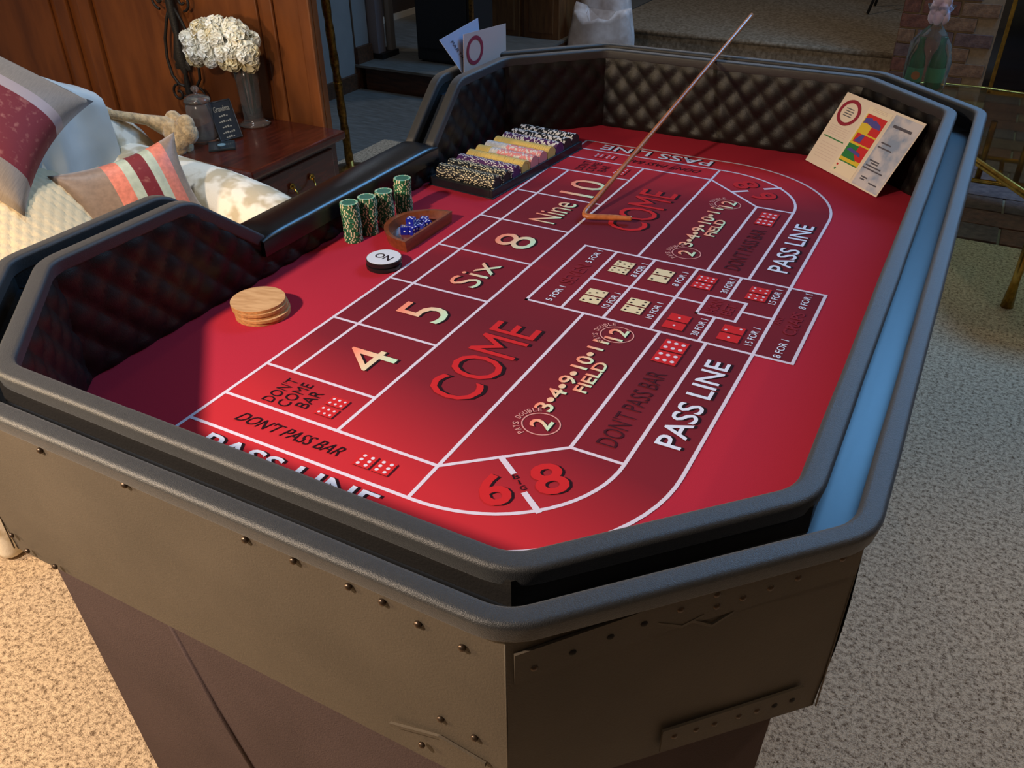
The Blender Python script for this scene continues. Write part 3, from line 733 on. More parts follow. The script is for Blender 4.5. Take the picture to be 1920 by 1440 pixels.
for L1, L2 in ((ov0, ov1), (ov1, iv1), (iv1, iv0)):
    for i in range(n): bm.faces.new((L1[i], L1[(i+1) % n], L2[(i+1) % n], L2[i]))
bm.faces.new(ov0[::-1]); bm.faces.new(iv0); bmesh.ops.recalc_face_normals(bm, faces=bm.faces[:]); oo = obj('bowl', bm, COP, dt); auto_smooth(oo, 50)
BLUE = mat('blue_translucent_dice', (24, 34, 150), .18, coat=.3); WP = mat('dice_pip_white', (226, 230, 240), .5)
dp = thing('die', '', 'die', (0, 0, 0)); bm = bmesh.new(); box(bm, (0, 0, .0), (.0178, .0178, .0178), bev=.0013); obj('die_body', bm, BLUE, dp)
bm = bmesh.new(); h = .0090
faces = [((0, 0, 1), 5), ((0, 0, -1), 2), ((1, 0, 0), 4), ((-1, 0, 0), 3), ((0, 1, 0), 6), ((0, -1, 0), 1)]
for nn, c in faces:
    N = Vector(nn); a = Vector((0, 1, 0)) if abs(N.x) else Vector((1, 0, 0)); b_ = N.cross(a)
    for px_, py_ in PIPS[c]:
        cc = N*h+a*px_*.0045+b_*py_*.0045; bm.faces.new([bm.verts.new(cc+(a*cos(t*pi/4)+b_*sin(t*pi/4))*.0021) for t in range(8)])
obj('pips', bm, WP, dp)
DI = [(-.052, -.020, .0145, (0, 0, .5)), (-.035, -.014, .0145, (0, 0, -.2)), (-.045, -.002, .0145, (0, 0, 1.1)), (-.028, .006, .0145, (0, 0, .3)), (-.044, .018, .0145, (0, 0, .9)), (-.026, .027, .0145, (0, 0, -.4)), (-.042, -.008, .0312, (0, 0, .2)), (-.040, .040, .0145, (0, 0, .35))]
DL = ['blue die with white pips at the near end of the bowl', 'blue die nearest the straight side of the bowl', 'blue die in the middle of the bowl under another die', 'blue die in the middle by the straight side', 'blue die behind the middle of the heap', 'blue die near the far end by the straight side', 'blue die lying on top of the other dice', 'blue die at the far end of the bowl']
for k, ((x, y, z, r_), lab) in enumerate(zip(DI, DL)):
    loc = W(-.20, 3.13)+Vector((x, y, z))
    if k == 0: dp.location = loc; dp.rotation_euler = r_; dp['label'] = lab; dp['group'] = 'blue dice in the wooden bowl'
    else: dup(dp, loc, r_, lab, 'blue dice in the wooden bowl')
# croupier stick
STK = mat('bamboo_stick', (196, 118, 66), .35, col2=(168, 92, 48), vscale=20, stretch=(3, .6, 3), coat=.3)
bm = bmesh.new()
hook = [W(1.83, 4.60, .075), W(1.55, 4.52, .07), W(1.35, 4.43, .07), W(1.27, 4.42, .075), W(1.235, 4.50, .09), W(1.255, 4.70, .14)]
e0 = Vector((1.255, 4.70, .14)); e1 = Vector((1.66, 8.22, 1.255)); e2 = e0+(e1-e0)*1.34
hook += [W(*(e0+(e2-e0)*t)) for t in (.1, .25, .5, .75, 1)]
rr = [.0055, .0065, .0065, .0062, .006, .006, .0055, .0055, .0055, .0055, .0060]
# smooth the hook
def subdiv(p, r_):
    q = [p[0]]; s = [r_[0]]
    for i in range(len(p)-1):
        q += [p[i]*.75+p[i+1]*.25, p[i]*.25+p[i+1]*.75]; s += [r_[i], r_[i+1]]
    q.append(p[-1]); s.append(r_[-1]); return q, s
for _ in range(2): hook, rr = subdiv(hook, rr)
tube(bm, hook, rr, 12)
stk = thing('croupier_stick', 'long bamboo stick with a hooked foot leaning from the felt over the far rail', 'stick', W(1.3, 4.5))
obj('stick_shaft', bm, STK, stk, W(1.3, 4.5), True)

# ------------------------------------------------------------ leaflets
PAPER = mat('leaflet_paper', (232, 222, 206), .6); PINK_ = mat('leaflet_pink_paper', (206, 186, 178), .6); BLUEP = mat('leaflet_blue_white', (180, 196, 226), .6)
INK = mat('grey_ink', (84, 84, 96), .7); RINK = mat('crimson_ink', (150, 36, 60), .7)
cols = dict(r=mat('ink_red', (206, 44, 48), .6), y=mat('ink_yellow', (226, 200, 60), .6), b=mat('ink_blue', (84, 80, 160), .6), g=mat('ink_green', (40, 130, 70), .6), c=mat('ink_cream', (240, 230, 206), .6),
            s=mat('ink_sky_photo', (206, 206, 214), .6, col2=(140, 160, 190), vscale=22, vr=(.4, .6)), t=mat('ink_sand_photo', (216, 200, 176), .6, col2=(150, 160, 140), vscale=40))
lf = thing('rules_leaflet', 'open rules leaflet with red ring and coloured chart leaning in the far right corner', 'leaflet', W(3.8, 7.4, 0))
BL, BR, TL_, TR = W(3.23, 7.93, .012), W(4.38, 6.86, .012), W(3.60, 8.13, .98), W(4.75, 7.04, .98)
OFF = W(3.8, 7.4, 0)
nrm_l = (BR-BL).cross(TL_-BL).normalized()
def bend(s, t):   # trifold ripple
    a = (s*3) % 1; return nrm_l*(.0012*sin(pi*a)*(1 if int(s*3) != 1 else -1))
def LP(s, t, d=.0): return (BL*(1-s)+BR*s)*(1-t)+(TL_*(1-s)+TR*s)*t+bend(s, t)+nrm_l*d
vs = []; fs = []; n = 24
for i in range(n+1):
    for t in (0, .5, 1): vs.append(LP(i/n, t))
for i in range(n):
    for j in range(2): fs.append((3*i+j, 3*i+3+j, 3*i+4+j, 3*i+1+j))
nb = len(vs); vs += [v-nrm_l*.0006 for v in vs]; fs += [tuple(nb+q for q in f[::-1]) for f in fs]
pyobj('paper_sheet', vs, fs, PAPER, lf, OFF, True)
def lrect(s0, s1, t0, t1, m, d=.0006, nm='print_block'):
    n = 8; vs = []; fs = []
    for i in range(n+1):
        s = s0+(s1-s0)*i/n; vs += [LP(s, t0, d), LP(s, t1, d)]
    for i in range(n): fs.append((2*i, 2*i+2, 2*i+3, 2*i+1))
    return pyobj(nm, vs, fs, m, lf, OFF)
def lpoly(pts, m, d=.001, nm='print_shape'):
    bm = bmesh.new(); bm.faces.new([bm.verts.new(LP(s, t, d)) for s, t in pts]); bmesh.ops.triangulate(bm, faces=bm.faces[:]); obj(nm, bm, m, lf, OFF)
lrect(.345, .635, .04, .95, cols['c'])
lrect(.665, .99, .02, .97, cols['s'])
# chart
lrect(.37, .62, .20, .86, cols['y'], .0009)
lpoly([(.38, .86), (.62, .86), (.62, .62), (.50, .62), (.50, .74), (.38, .74)], cols['r'])
lpoly([(.38, .80), (.47, .83), (.59, .77), (.60, .72), (.50, .72), (.42, .75), (.38, .73)], cols['b'], .0013)
lrect(.39, .62, .48, .60, cols['r'], .0012); lpoly([(.40, .49), (.48, .49), (.49, .60), (.45, .60)], cols['b'], .0015)
lpoly([(.37, .26), (.56, .26), (.50, .33), (.50, .45), (.37, .45)], cols['g'], .0012); lrect(.50, .62, .27, .46, cols['r'], .0010); lpoly([(.39, .36), (.58, .33), (.56, .37), (.42, .40)], cols['b'], .0016)
lrect(.37, .61, .20, .215, cols['g'], .0012)
# ring logo
bm = bmesh.new(); A = []
for k in range(32):
    a = 2*pi*k/32; A.append((bm.verts.new(LP(.165+.135*cos(a), .77+.175*sin(a), .0010)), bm.verts.new(LP(.165+.100*cos(a), .77+.130*sin(a), .0010))))
for k in range(32): bm.faces.new((A[k][0], A[(k+1) % 32][0], A[(k+1) % 32][1], A[k][1]))
obj('ring_logo', bm, RINK, lf, OFF)
for k in range(4): lrect(.11, .22-.01*(k % 2), .72+.032*k, .731+.032*k, INK, .0008, 'print_line')
lrect(.04, .31, .395, .41, cols['g'], .0009, 'print_line')
for k in range(6): lrect(.06, .30, .12+.04*k, .124+.04*k, PINK_, .0008, 'print_line')
for k in range(5): lrect(.05, .30, .45+.028*k, .454+.028*k, PINK_, .0008, 'print_line')
for s0_, s1_, t0_ in ((.71, .93, .82), (.70, .82, .60), (.69, .86, .54), (.70, .82, .36), (.73, .82, .33), (.69, .88, .29), (.67, .92, .25), (.72, .80, .14), (.72, .78, .11), (.84, .94, .10)):
    lrect(s0_, s1_, t0_, t0_+(.035 if t0_ in (.82,) else .018), INK, .0010, 'print_line')
for k in range(3): lrect(.40, .58, .905+.018*k, .909+.018*k, PINK_, .0009, 'print_line')
lrect(.38, .40, .135, .16, cols['r'], .0009, 'print_mark'); lrect(.38, .40, .07, .10, cols['g'], .0009, 'print_mark')
# folded leaflet pushed into the groove of the far left wing
l2 = thing('folded_leaflet', 'folded leaflet with dark red ring standing in the rail groove of the far left wing', 'leaflet', W(X0-.2, 6.3, ZT-.25))
O2 = W(X0-.2, 6.3, ZT-.25)
def quad(name, pts, m, par, off, th=.0012):
    P = [Vector(p) for p in pts]; nn = (P[1]-P[0]).cross(P[3]-P[0]).normalized()*th
    vs = P+[p-nn for p in P]; fs = [(0, 1, 2, 3), (7, 6, 5, 4)]+[(i, i+4, (i+1) % 4+4, (i+1) % 4) for i in range(4)]
    return pyobj(name, vs, fs, m, par, off)
G = X0-.20
fr = [W(G, 6.12, .98), W(G, 7.50, .98), W(G-.02, 7.42, 1.60), W(G-.02, 6.10, 1.60)]
fr = [W(G, 6.10, .98), W(G, 7.38, .98), W(G-.02, 7.42, 1.59), W(G-.02, 6.16, 1.66)]
quad('front_sheet', fr, PINK_, l2, O2)
bk = [W(G-.02, 6.25, .98), W(G-.04, 6.75, 1.0), W(G-.10, 6.72, 1.78), W(G-.08, 5.62, 1.68)]
quad('back_sheet', bk, BLUEP, l2, O2)
nf = (fr[1]-fr[0]).cross(fr[3]-fr[0]).normalized()
def F2(s, t, d=.001): return (fr[0]*(1-s)+fr[1]*s)*(1-t)+(fr[3]*(1-s)+fr[2]*s)*t+nf*d
bm = bmesh.new(); A = []
for k in range(28):
    a = 2*pi*k/28; A.append((bm.verts.new(F2(.25+.19*cos(a), .62+.30*sin(a))), bm.verts.new(F2(.25+.14*cos(a), .62+.22*sin(a)))))
for k in range(28): bm.faces.new((A[k][0], A[(k+1) % 28][0], A[(k+1) % 28][1], A[k][1]))
obj('ring_logo', bm, RINK, l2, O2)
nb_ = (bk[1]-bk[0]).cross(bk[3]-bk[0]).normalized()
P, F = text_mesh('PARTIES', .01)
e1_ = (bk[3]-bk[0]).normalized(); 
vs = []
for x, y in P:
    q = bk[3]*.62+bk[0]*.38+ (bk[2]-bk[3])*.20 - e1_*x*.085 + (bk[2]-bk[3]).normalized()*y*.012*1.0 + nb_*.0012
    vs.append(q)
pyobj('lettering', vs, F, INK, l2, O2)

# ------------------------------------------------------------ armchair
def fabric(name, base, pat, rough=.9): return mat(name, base, rough, col2=pat, vscale=17, detail=2.2, vr=(.44, .56), bump=.25, bscale=300, spec=.15)
FLOR = fabric('floral_cream_fabric', (232, 224, 206), (190, 176, 148)); 
ac = thing('armchair', 'cream floral rolled-arm armchair beside the table, draped with throws and cushions', 'armchair', (-1.15, .42, 0))
OA = Vector((-1.15, .42, 0))
def softbox(name, c, s, m, par, off, rnd=.06, rot=None, puff=0, seg=4):
    bm = bmesh.new(); box(bm, (0, 0, 0), s); bmesh.ops.bevel(bm, geom=bm.edges[:], offset=rnd, segments=seg, affect='EDGES', profile=.5)
    M_ = Matrix.Translation(c) @ (rot.to_4x4() if rot is not None else Matrix()); bm.transform(M_)
    return obj(name, bm, m, par, off, True)
softbox('seat_base', (-1.14, .40, .165), (.66, 1.14, .325), FLOR, ac, OA, .03)
softbox('seat_cushion', (-1.07, .42, .385), (.58, .62, .15), FLOR, ac, OA, .055)
# back: arched outline
bm = bmesh.new(); n = 24; prof = []
for i in range(n+1):
    y = -.13+1.11*i/n; q = (y-.425)/.555; z = .66+.25*max(0, 1-abs(q)**2.2)**.9 if abs(q) < .75 else .66+.25*max(0, 1-abs(q)**2.2)**.9
    prof.append((y, z))
for i in range(n+1):
    pass
A = []
sec = [(-.10, 0), (-.12, .6), (-.10, .93), (-.04, 1.0), (.04, .985), (.085, .92), (.10, .7), (.08, .35), (.06, 0)]
for y, z in prof:
    A.append([bm.verts.new((-1.46+sx, y, .05+(z-.05)*sz)) for sx, sz in sec])
for P_, Q_ in zip(A, A[1:]):
    for k in range(len(sec)-1): bm.faces.new((P_[k], Q_[k], Q_[k+1], P_[k+1]))
bm.faces.new(A[0]); bm.faces.new(A[-1][::-1]); bmesh.ops.recalc_face_normals(bm, faces=bm.faces[:]); oo = obj('backrest', bm, FLOR, ac, OA); auto_smooth(oo, 60)
# rolled arms: sweep of an arm section along x, with scroll front
def arm(yc, sgn):
    bm = bmesh.new(); sec = []
    for k in range(14):
        a = rad(-40+ (260)*k/13); sec.append((sgn*(.02)+.105*cos(a), .50+.095*sin(a)))
    sec = [(.075, .03)]+sec+[(-.075, .03)]
    A = []; N_ = 14
    for i in range(N_+1):
        f = i/N_; x = -1.40+.72*f; sc = 1-.22*max(0, f-.82)/.18*1.0; dz = .05*(1-f)+(-.03*max(0, f-.6)/.4)
        A.append([bm.verts.new((x, yc+y*sc*(1 if z > .1 else 1), (z+dz if z > .1 else z) if z < .1 else .50+(z-.50)*sc+dz)) for y, z in sec])
    n_ = len(sec)
    for P_, Q_ in zip(A, A[1:]):
        for k in range(n_): bm.faces.new((P_[k], P_[(k+1) % n_], Q_[(k+1) % n_], Q_[k]))
    bm.faces.new(A[0][::-1]); bm.faces.new(A[-1]); bmesh.ops.recalc_face_normals(bm, faces=bm.faces[:])
    oo = obj('armrest', bm, FLOR, ac, OA); auto_smooth(oo, 55)
    bm = bmesh.new(); x = -.682
    sp_ = []
    for k in range(26):
        a = k/25*2*pi*1.35; r_ = .075*(1-k/25*.72); sp_.append((x, yc+sgn*.02+r_*cos(a+.6), .475+r_*sin(a+.6)))
    tube(bm, sp_, .006, 6); obj('scroll_piping', bm, mat('piping_taupe', (140, 122, 96), .9), oo, OA)
arm(.845, 1); arm(.0, -1)
bm = bmesh.new()
for x, y in ((-1.40, -.05), (-1.40, .88), (-.84, -.05), (-.84, .88)): cyl(bm, (x, y, .025), .02, .05, 12, .028)
obj('feet', bm, WOODD, ac, OA)
# cushions
def cushion(name, label, c, w, h, th, rot, m, cat='cushion', n=20, pinch=.10, grp=None, stripes=None, sq=2.4):
    bm = bmesh.new(); vsf = {}; 
    for side in (1, -1):
        for i in range(n+1):
            for j in range(n+1):
                u_ = -1+2*i/n; v_ = -1+2*j/n
                if side == -1 and (abs(u_) == 1 or abs(v_) == 1): vsf[side, i, j] = vsf[1, i, j]; continue
                px_ = u_*(1-pinch*(1-abs(v_)**2)*abs(u_)**3); py_ = v_*(1-pinch*(1-abs(u_)**2)*abs(v_)**3)
                zz = th/2*((1-abs(u_)**sq)*(1-abs(v_)**sq))**.55
                vsf[side, i, j] = bm.verts.new((px_*w/2, py_*h/2, side*zz))
        for i in range(n):
            for j in range(n):
                f = [vsf[side, i, j], vsf[side, i+1, j], vsf[side, i+1, j+1], vsf[side, i, j+1]]
                fc = bm.faces.new(f if side == 1 else f[::-1]); fc.smooth = True
                if stripes:
                    u_ = (i+.5)/n; 
                    for lim, mi in stripes:
                        if u_ < lim: fc.material_index = mi; break
    o = obj(name, bm, m, None); o.location = c; o.rotation_euler = rot.to_euler()
    return tag(o, label, cat, grp)
def frame(xaxis, normal):
    x = Vector(xaxis).normalized(); z = Vector(normal).normalized(); y = z.cross(x).normalized(); x = y.cross(z); return Matrix((x, y, z)).transposed()
TAUPE = mat('taupe_silk', (136, 112, 92), .5, var=.12, vscale=90, sheen=.4); MAR = mat('maroon_embroidered', (112, 18, 24), .7, col2=(112, 18, 24), vscale=60, vr=(.58, .74), sheen=.05)
MAR.node_tree.nodes['Color Ramp'].color_ramp.elements[1].color = (*lin((150, 84, 74)), 1)
CORAL = mat('coral_satin', (214, 124, 100), .5, var=.15, vscale=80); MINT = mat('mint_satin', (176, 184, 162), .5, var=.1, vscale=60); GREYT = mat('grey_taupe_satin', (132, 118, 104), .5, var=.12, vscale=40, stretch=(1, 12, 1), sheen=.4); PINKG = mat('pale_lilac_band', (170, 150, 146), .5)
cushion('striped_cushion', 'small cushion striped in taupe, coral, mint and maroon leaning on the armchair', (-1.018, .594, .616), .36, .27, .12, frame((.09, .305, .03), (.9, -.3, .35)), [TAUPE, CORAL, MINT, MAR], n=26,
        stripes=[(.34, 0), (.45, 1), (.52, 2), (.67, 3), (.73, 2), (.83, 1), (1.1, 0)], pinch=.16)
_b = Vector((-.20, -.96, .15)).normalized(); _n = Vector((.65, 0, .76)); _n = (_n-_b*_n.dot(_b)).normalized(); _p = _n.cross(_b).normalized()
_e1, _e2 = (_b+_p).normalized(), (_b-_p).normalized()
if _e1.z > _e2.z: _e1, _e2 = _e2, _e1     # _e1 runs down from the top edge, along it the bands change
RC = frame(_e1, _n)
cushion('red_cushion', 'large grey and maroon cushion propped against the armchair back', (-1.255, .355, .895), .46, .46, .17, RC, [GREYT, MAR, PINKG], n=26,
        stripes=[(.30, 0), (.38, 2), (.80, 1), (1.1, 0)], pinch=.14)
# quilted throw over the seat
QU = mat('cream_quilted_throw', (222, 200, 160), .9, bump=.2, bscale=200, spec=.1)
nt = QU.node_tree
vs = []; fs = []; nu, nv = 110, 110
path = [(-1.30, .60), (-1.27, .74), (-1.18, .775), (-1.08, .74), (-1.00, .66), (-.92, .575), (-.84, .50), (-.79, .42), (-.77, .30), (-.76, .18)]
def psamp(t):
    f = t*(len(path)-1); i = min(int(f), len(path)-2); q = f-i
    p0 = path[max(0, i-1)]; p1 = path[i]; p2 = path[i+1]; p3 = path[min(len(path)-1, i+2)]
    return [.5*((2*p1[k])+(-p0[k]+p2[k])*q+(2*p0[k]-5*p1[k]+4*p2[k]-p3[k])*q*q+(-p0[k]+3*p1[k]-3*p2[k]+p3[k])*q**3) for k in (0, 1)]
for i in range(nu+1):
    y = -.16+.70*i/nu
    for j in range(nv+1):
        t = j/nv; x, z = psamp(t); e = max(0, (i/nu-.72)/.28)
        z2 = z-.13*e**1.6; x2 = x-.02*e
        q = .0065*(abs(sin(pi*(i*.44+j*.44)/2))*abs(sin(pi*(i*.44-j*.44)/2)))**.5
        vs.append((x2+q*.7-.012, y+.015*sin(t*9), z2+q+.006*sin(i*.18+t*5)-.020))
for i in range(nu):
    for j in range(nv): k = i*(nv+1)+j; fs.append((k, k+nv+1, k+nv+2, k+1))
th = pyobj('quilted_throw', vs, fs, QU, None, None, True)
mod = th.modifiers.new('s', 'SOLIDIFY'); mod.thickness = .012
tag(th, 'cream quilted throw spread over the armchair seat', 'throw')
# fuzzy blanket roll along the back with a bunched end
FUZ = mat('tan_fleece', (196, 164, 118), .95, var=.3, vscale=70, bump=1, bscale=160, sheen=.6)
bm = bmesh.new()
pts = [(-1.42, .62, .84), (-1.40, .74, .79), (-1.38, .86, .735), (-1.36, .96, .695), (-1.33, 1.01, .665), (-1.29, 1.03, .63)]
tube(bm, pts, [.012, .013, .014, .017, .034, .034], 14)
for k in range(16): sphere(bm, (-1.30+random.uniform(-.03, .03), 1.02+random.uniform(-.025, .025), .63+random.uniform(-.06, .05)), (.03, .03, .035), 10)
oo = obj('fleece_blanket', bm, FUZ, None, None, True); tag(oo, 'rolled tan fleece blanket along the armchair top, its end bunched beside the glass jar', 'blanket')
# white shell over the backrest, standing in for the light it catches
LITBACK = mat('lit_back_white', (206, 214, 214), .6, col2=(176, 186, 188), vscale=6, detail=2, sheen=.3)
vs = []; fs = []; nu, nv = 30, 16
for i in range(nu+1):
    y = .10+.72*i/nu; q = (y-.425)/.555; zt = .66+.25*max(0, 1-abs(q)**2.2)**.9+.016
    for j in range(nv+1):
        t = j/nv; a = pi*t
        if t < .3: x = -1.57; z = zt-.16*(1-t/.3)-.03
        elif t > .65: x = -1.352+.01*sin(i*.9); z = zt-.02-.32*(t-.65)/.35
        else: aa = (t-.3)/.35*pi; x = -1.461-.112*cos(aa); z = zt-.03+.03*sin(aa)
        vs.append((x+.004*sin(i*1.7+j), y, z+.003*sin(i*1.1)))
for i in range(nu):
    for j in range(nv): k = i*(nv+1)+j; fs.append((k, k+nv+1, k+nv+2, k+1))
oo = pyobj('lit_back_shell', vs, fs, LITBACK, ac, OA, True)

# ------------------------------------------------------------ end table and the things on it
CHER = mat('cherry_wood', (84, 32, 20), .25, col2=(60, 22, 14), vscale=10, stretch=(8, 1, 8), coat=.5, spec=.5)
et = thing('end_table', 'dark cherry end table with one drawer and brass bail pull beside the armchair', 'end table', (-1.21, 1.22, 0)); OE = Vector((-1.21, 1.22, 0))
bm = bmesh.new(); box(bm, (-1.215, 1.215, .565), (.49, .47, .03), bev=.008); obj('table_top', bm, CHER, et, OE)
bm = bmesh.new(); box(bm, (-1.22, 1.215, .45), (.44, .42, .20)); obj('apron', bm, CHER, et, OE)
bm = bmesh.new(); box(bm, (-.998, 1.215, .455), (.014, .36, .15), bev=.004); dr = obj('drawer', bm, CHER, et, OE)
bm = bmesh.new()
for y in (1.165, 1.265): sphere(bm, (-.985, y, .47), (.006, .012, .012), 10)
tube(bm, [(-.98, 1.165, .468), (-.968, 1.17, .44), (-.965, 1.19, .43), (-.965, 1.24, .43), (-.968, 1.26, .44), (-.98, 1.265, .468)], .003, 8); obj('drawer_pull', bm, BRASS, dr, OE)
for x, y in ((-1.41, 1.03), (-1.41, 1.40), (-1.03, 1.03), (-1.03, 1.40)):
    bm = bmesh.new(); box(bm, (x, y, .18), (.04, .04, .36), bev=.006); obj('leg', bm, CHER, et, OE)
bm = bmesh.new(); box(bm, (-1.22, 1.215, .14), (.40, .38, .02)); obj('lower_shelf', bm, CHER, et, OE)
TZ = .5803
# glass jar with lid
jr = thing('glass_jar', 'clear glass jar with knobbed lid on the end table beside the fleece blanket', 'jar', (-1.325, 1.145, TZ))
bm = bmesh.new(); lathe(bm, [(0, 0), (.046, 0), (.050, .004), (.047, .02), (.043, .10), (.041, .125), (.036, .13), (.036, .126), (.038, .12), (.040, .1), (.044, .02), (.044, .01), (0, .008)], seg=28); obj('jar_body', bm, GLASS, jr, None, True)
bm = bmesh.new(); lathe(bm, [(0, .131), (.042, .131), (.044, .135), (.040, .143), (.022, .152), (.008, .155), (.006, .160), (.013, .168), (.013, .175), (.006, .181), (0, .182)], seg=24); obj('jar_lid', bm, GLASS, jr, None, True)
# vase with white flowers
vs_ = thing('glass_vase', 'tall clear glass vase on the end table holding white flowers', 'vase', (-1.30, 1.36, TZ))
bm = bmesh.new(); lathe(bm, [(0, 0), (.052, 0), (.056, .005), (.040, .012), (.034, .022), (.036, .08), (.040, .15), (.046, .21), (.043, .21), (.037, .15), (.033, .08), (.030, .03), (0, .026)], seg=28); obj('vase_glass', bm, GLASS, vs_, None, True)
FLW = mat('white_petal', (250, 252, 248), .7, col2=(240, 236, 214), vscale=14, sheen=.2); FLW2 = mat('cream_petal', (230, 218, 180), .7, var=.08, vscale=20); LEAF = mat('leaf_green', (38, 62, 34), .6)
FC = Vector((-1.375, 1.345, .835))
def bloom_mesh(m, nm, seed):
    rnd = random.Random(seed); bm = bmesh.new()
    for k in range(26):
        d = Vector((rnd.gauss(0, 1), rnd.gauss(0, 1), rnd.gauss(0, 1))).normalized(); c = d*.020
        q = d.to_track_quat('Z', 'Y').to_matrix() @ Matrix.Rotation(rnd.uniform(0, 6), 3, 'Z')
        vv = []
        ctr = bm.verts.new(c+q @ Vector((0, 0, -.004)))
        ring = [bm.verts.new(c+q @ Vector((.013*cos(a*pi/3)*rnd.uniform(.8, 1.15), .013*sin(a*pi/3)*rnd.uniform(.8, 1.15), .005*rnd.uniform(.3, 1.2)))) for a in range(6)]
        for a in range(6): f = bm.faces.new((ctr, ring[a], ring[(a+1) % 6])); f.smooth = True
    sphere(bm, (0, 0, 0), (.017, .017, .017), 8)
    me = bpy.data.meshes.new(nm); bm.to_mesh(me); bm.free(); me.materials.append(m); return me
blooms = [bloom_mesh(FLW, 'bloom', 1), bloom_mesh(FLW, 'bloom', 2), bloom_mesh(FLW2, 'bloom', 3)]
fl = thing('flower_bouquet', 'round bouquet of white ruffled flowers in the tall glass vase', 'flowers', (-1.30, 1.36, TZ+.03))
for k in range(84):
    th_ = random.uniform(0, 2*pi); ph = math.acos(random.uniform(-.55, 1)); rr_ = 1
    p = FC+Vector((.140*sin(ph)*cos(th_), .060*sin(ph)*sin(th_), .078*cos(ph)))
    if (p-(FC+Vector((-.045, -.05, .02)))).length < .025: continue
    o = bpy.data.objects.new('bloom', blooms[2 if (p.z < FC.z-.03 or random.random() < .12) else random.randrange(2)]); C.objects.link(o); o.parent = fl
    o.location = p-Vector(fl.location); o.scale = [random.uniform(.95, 1.35)]*3; o.rotation_euler = (random.uniform(0, 6),)*3
bm = bmesh.new()
for k in range(7):
    a = k*.9; tube(bm, [(-1.30+.012*cos(a), 1.36+.012*sin(a), TZ+.035), (-1.30+.018*cos(a), 1.36+.018*sin(a), TZ+.17), FC+Vector((.04*cos(a), .03*sin(a), -.01))], .002, 6)
obj('stems', bm, LEAF, fl, fl.location)
bm = bmesh.new(); sphere(bm, FC, (.105, .045, .055), 14); obj('foliage', bm, LEAF, fl, fl.location, True)
# black sign with pale writing
sg = thing('chalkboard_sign', 'small black framed sign with pale writing leaning between jar and vase', 'sign', (-1.245, 1.19, TZ))
OSg = Vector((-1.245, 1.19, TZ)); q = frame((.29, .96, 0), (.9, -.27, .38))
def sgp(x, y, z=0): return OSg+q @ Vector((x, y, z))
bm = bmesh.new(); bm2 = Matrix.Translation(sgp(0, .068, -.004)) @ q.to_4x4()
bmesh.ops.create_cube(bm, size=1, matrix=bm2 @ Matrix.Diagonal((.085, .13, .007, 1))); bmesh.ops.bevel(bm, geom=bm.edges[:], offset=.002, segments=2, affect='EDGES'); obj('sign_board', bm, mat('sign_black', (20, 20, 22), .5), sg, OSg)
bm = bmesh.new(); tube(bm, [sgp(x, y, .0002) for x, y in ((-.040, .006), (.040, .006), (.040, .130), (-.040, .130))], .0016, 6, closed=True); obj('sign_frame', bm, mat('sign_frame_grey', (70, 70, 72), .4, metal=.5), sg, OSg)
WR = mat('chalk_writing', (150, 144, 128), .8)
P, F = text_mesh('Grandma', .01); pyobj('lettering', [sgp(x*.058, .106+yy*.018, .0006) for x, yy in P], F, WR, sg, OSg)
for y, L_ in ((.084, .034), (.066, .046), (.048, .036), (.030, .046), (.015, .034)):
    k = int(L_/.0075); bm = bmesh.new()
    for i in range(k):
        x0 = -L_/2+i*L_/k; h_ = .0035+.0018*((i*7) % 3)
        bm.faces.new([bm.verts.new(sgp(a, b, .0006)) for a, b in ((x0, y-.004), (x0+L_/k*.7, y-.004), (x0+L_/k*.7, y-.004+h_), (x0, y-.004+h_))])
    o = obj('faint_writing', bm, WR, sg, OSg); o['kind'] = 'stuff'

# dark glass coaster with small light thing
dc = thing('glass_coaster', 'small dark square coaster in front of the jar on the end table', 'coaster', (-1.225, 1.12, TZ))
q3 = Matrix.Rotation(rad(45), 3, 'Z')
bm = bmesh.new(); box(bm, (0, 0, .004), (.085, .085, .007), rot=q3, bev=.002); obj('coaster_plate', bm, mat('dark_teal_glass', (34, 44, 48), .15, coat=.5), dc)
bm = bmesh.new(); cyl(bm, (0, 0, .0082), .013, .0012, 20); obj('pale_disc', bm, mat('pale_disc_blue', (120, 150, 160), .4), dc)
# wrought iron wall ornament
IRON = mat('black_wrought_iron', (22, 18, 15), .6, bump=.4, bscale=200)
ir = thing('wall_ornament', 'black wrought iron scroll ornament hanging on the wooden partition', 'wall ornament', (-1.665, 1.43, .75)); OI = Vector((-1.665, 1.43, .75)); Y_ = 1.42
def spiral(cx, cz, r0, turns, a0, sgn, n=26): return [(cx+r0*(1-.8*k/n)*cos(a0+sgn*2*pi*turns*k/n), Y_, cz+r0*(1-.8*k/n)*sin(a0+sgn*2*pi*turns*k/n)) for k in range(n+1)]
bm = bmesh.new(); cx = -1.665
tube(bm, [(cx, Y_, .575), (cx, Y_, .64), (cx, Y_, .70), (cx, Y_, .76), (cx, Y_, .84), (cx, Y_, .92), (cx, Y_, 1.0), (cx, Y_, 1.25)], [.006, .014, .008, .030, .012, .018, .014, .012], 10)
obj('central_stem', bm, IRON, ir, OI)
for sg_ in (-1, 1):
    bm = bmesh.new(); tube(bm, [(cx+sg_*x, Y_, z) for x, z in ((.012, .93), (.035, .89), (.066, .82), (.078, .75), (.070, .69), (.045, .66), (.015, .655))], .0055, 8); obj('side_bow', bm, IRON, ir, OI)
    for c_ in ((cx+sg_*.055, .625, .032, 1.1, pi/2, -sg_), (cx+sg_*.028, .60, .020, 1.1, pi/2, sg_), (cx+sg_*.060, .955, .034, 1.15, -pi/2, sg_)):
        bm = bmesh.new(); tube(bm, spiral(*c_), .0048, 6); obj('scroll', bm, IRON, ir, OI)
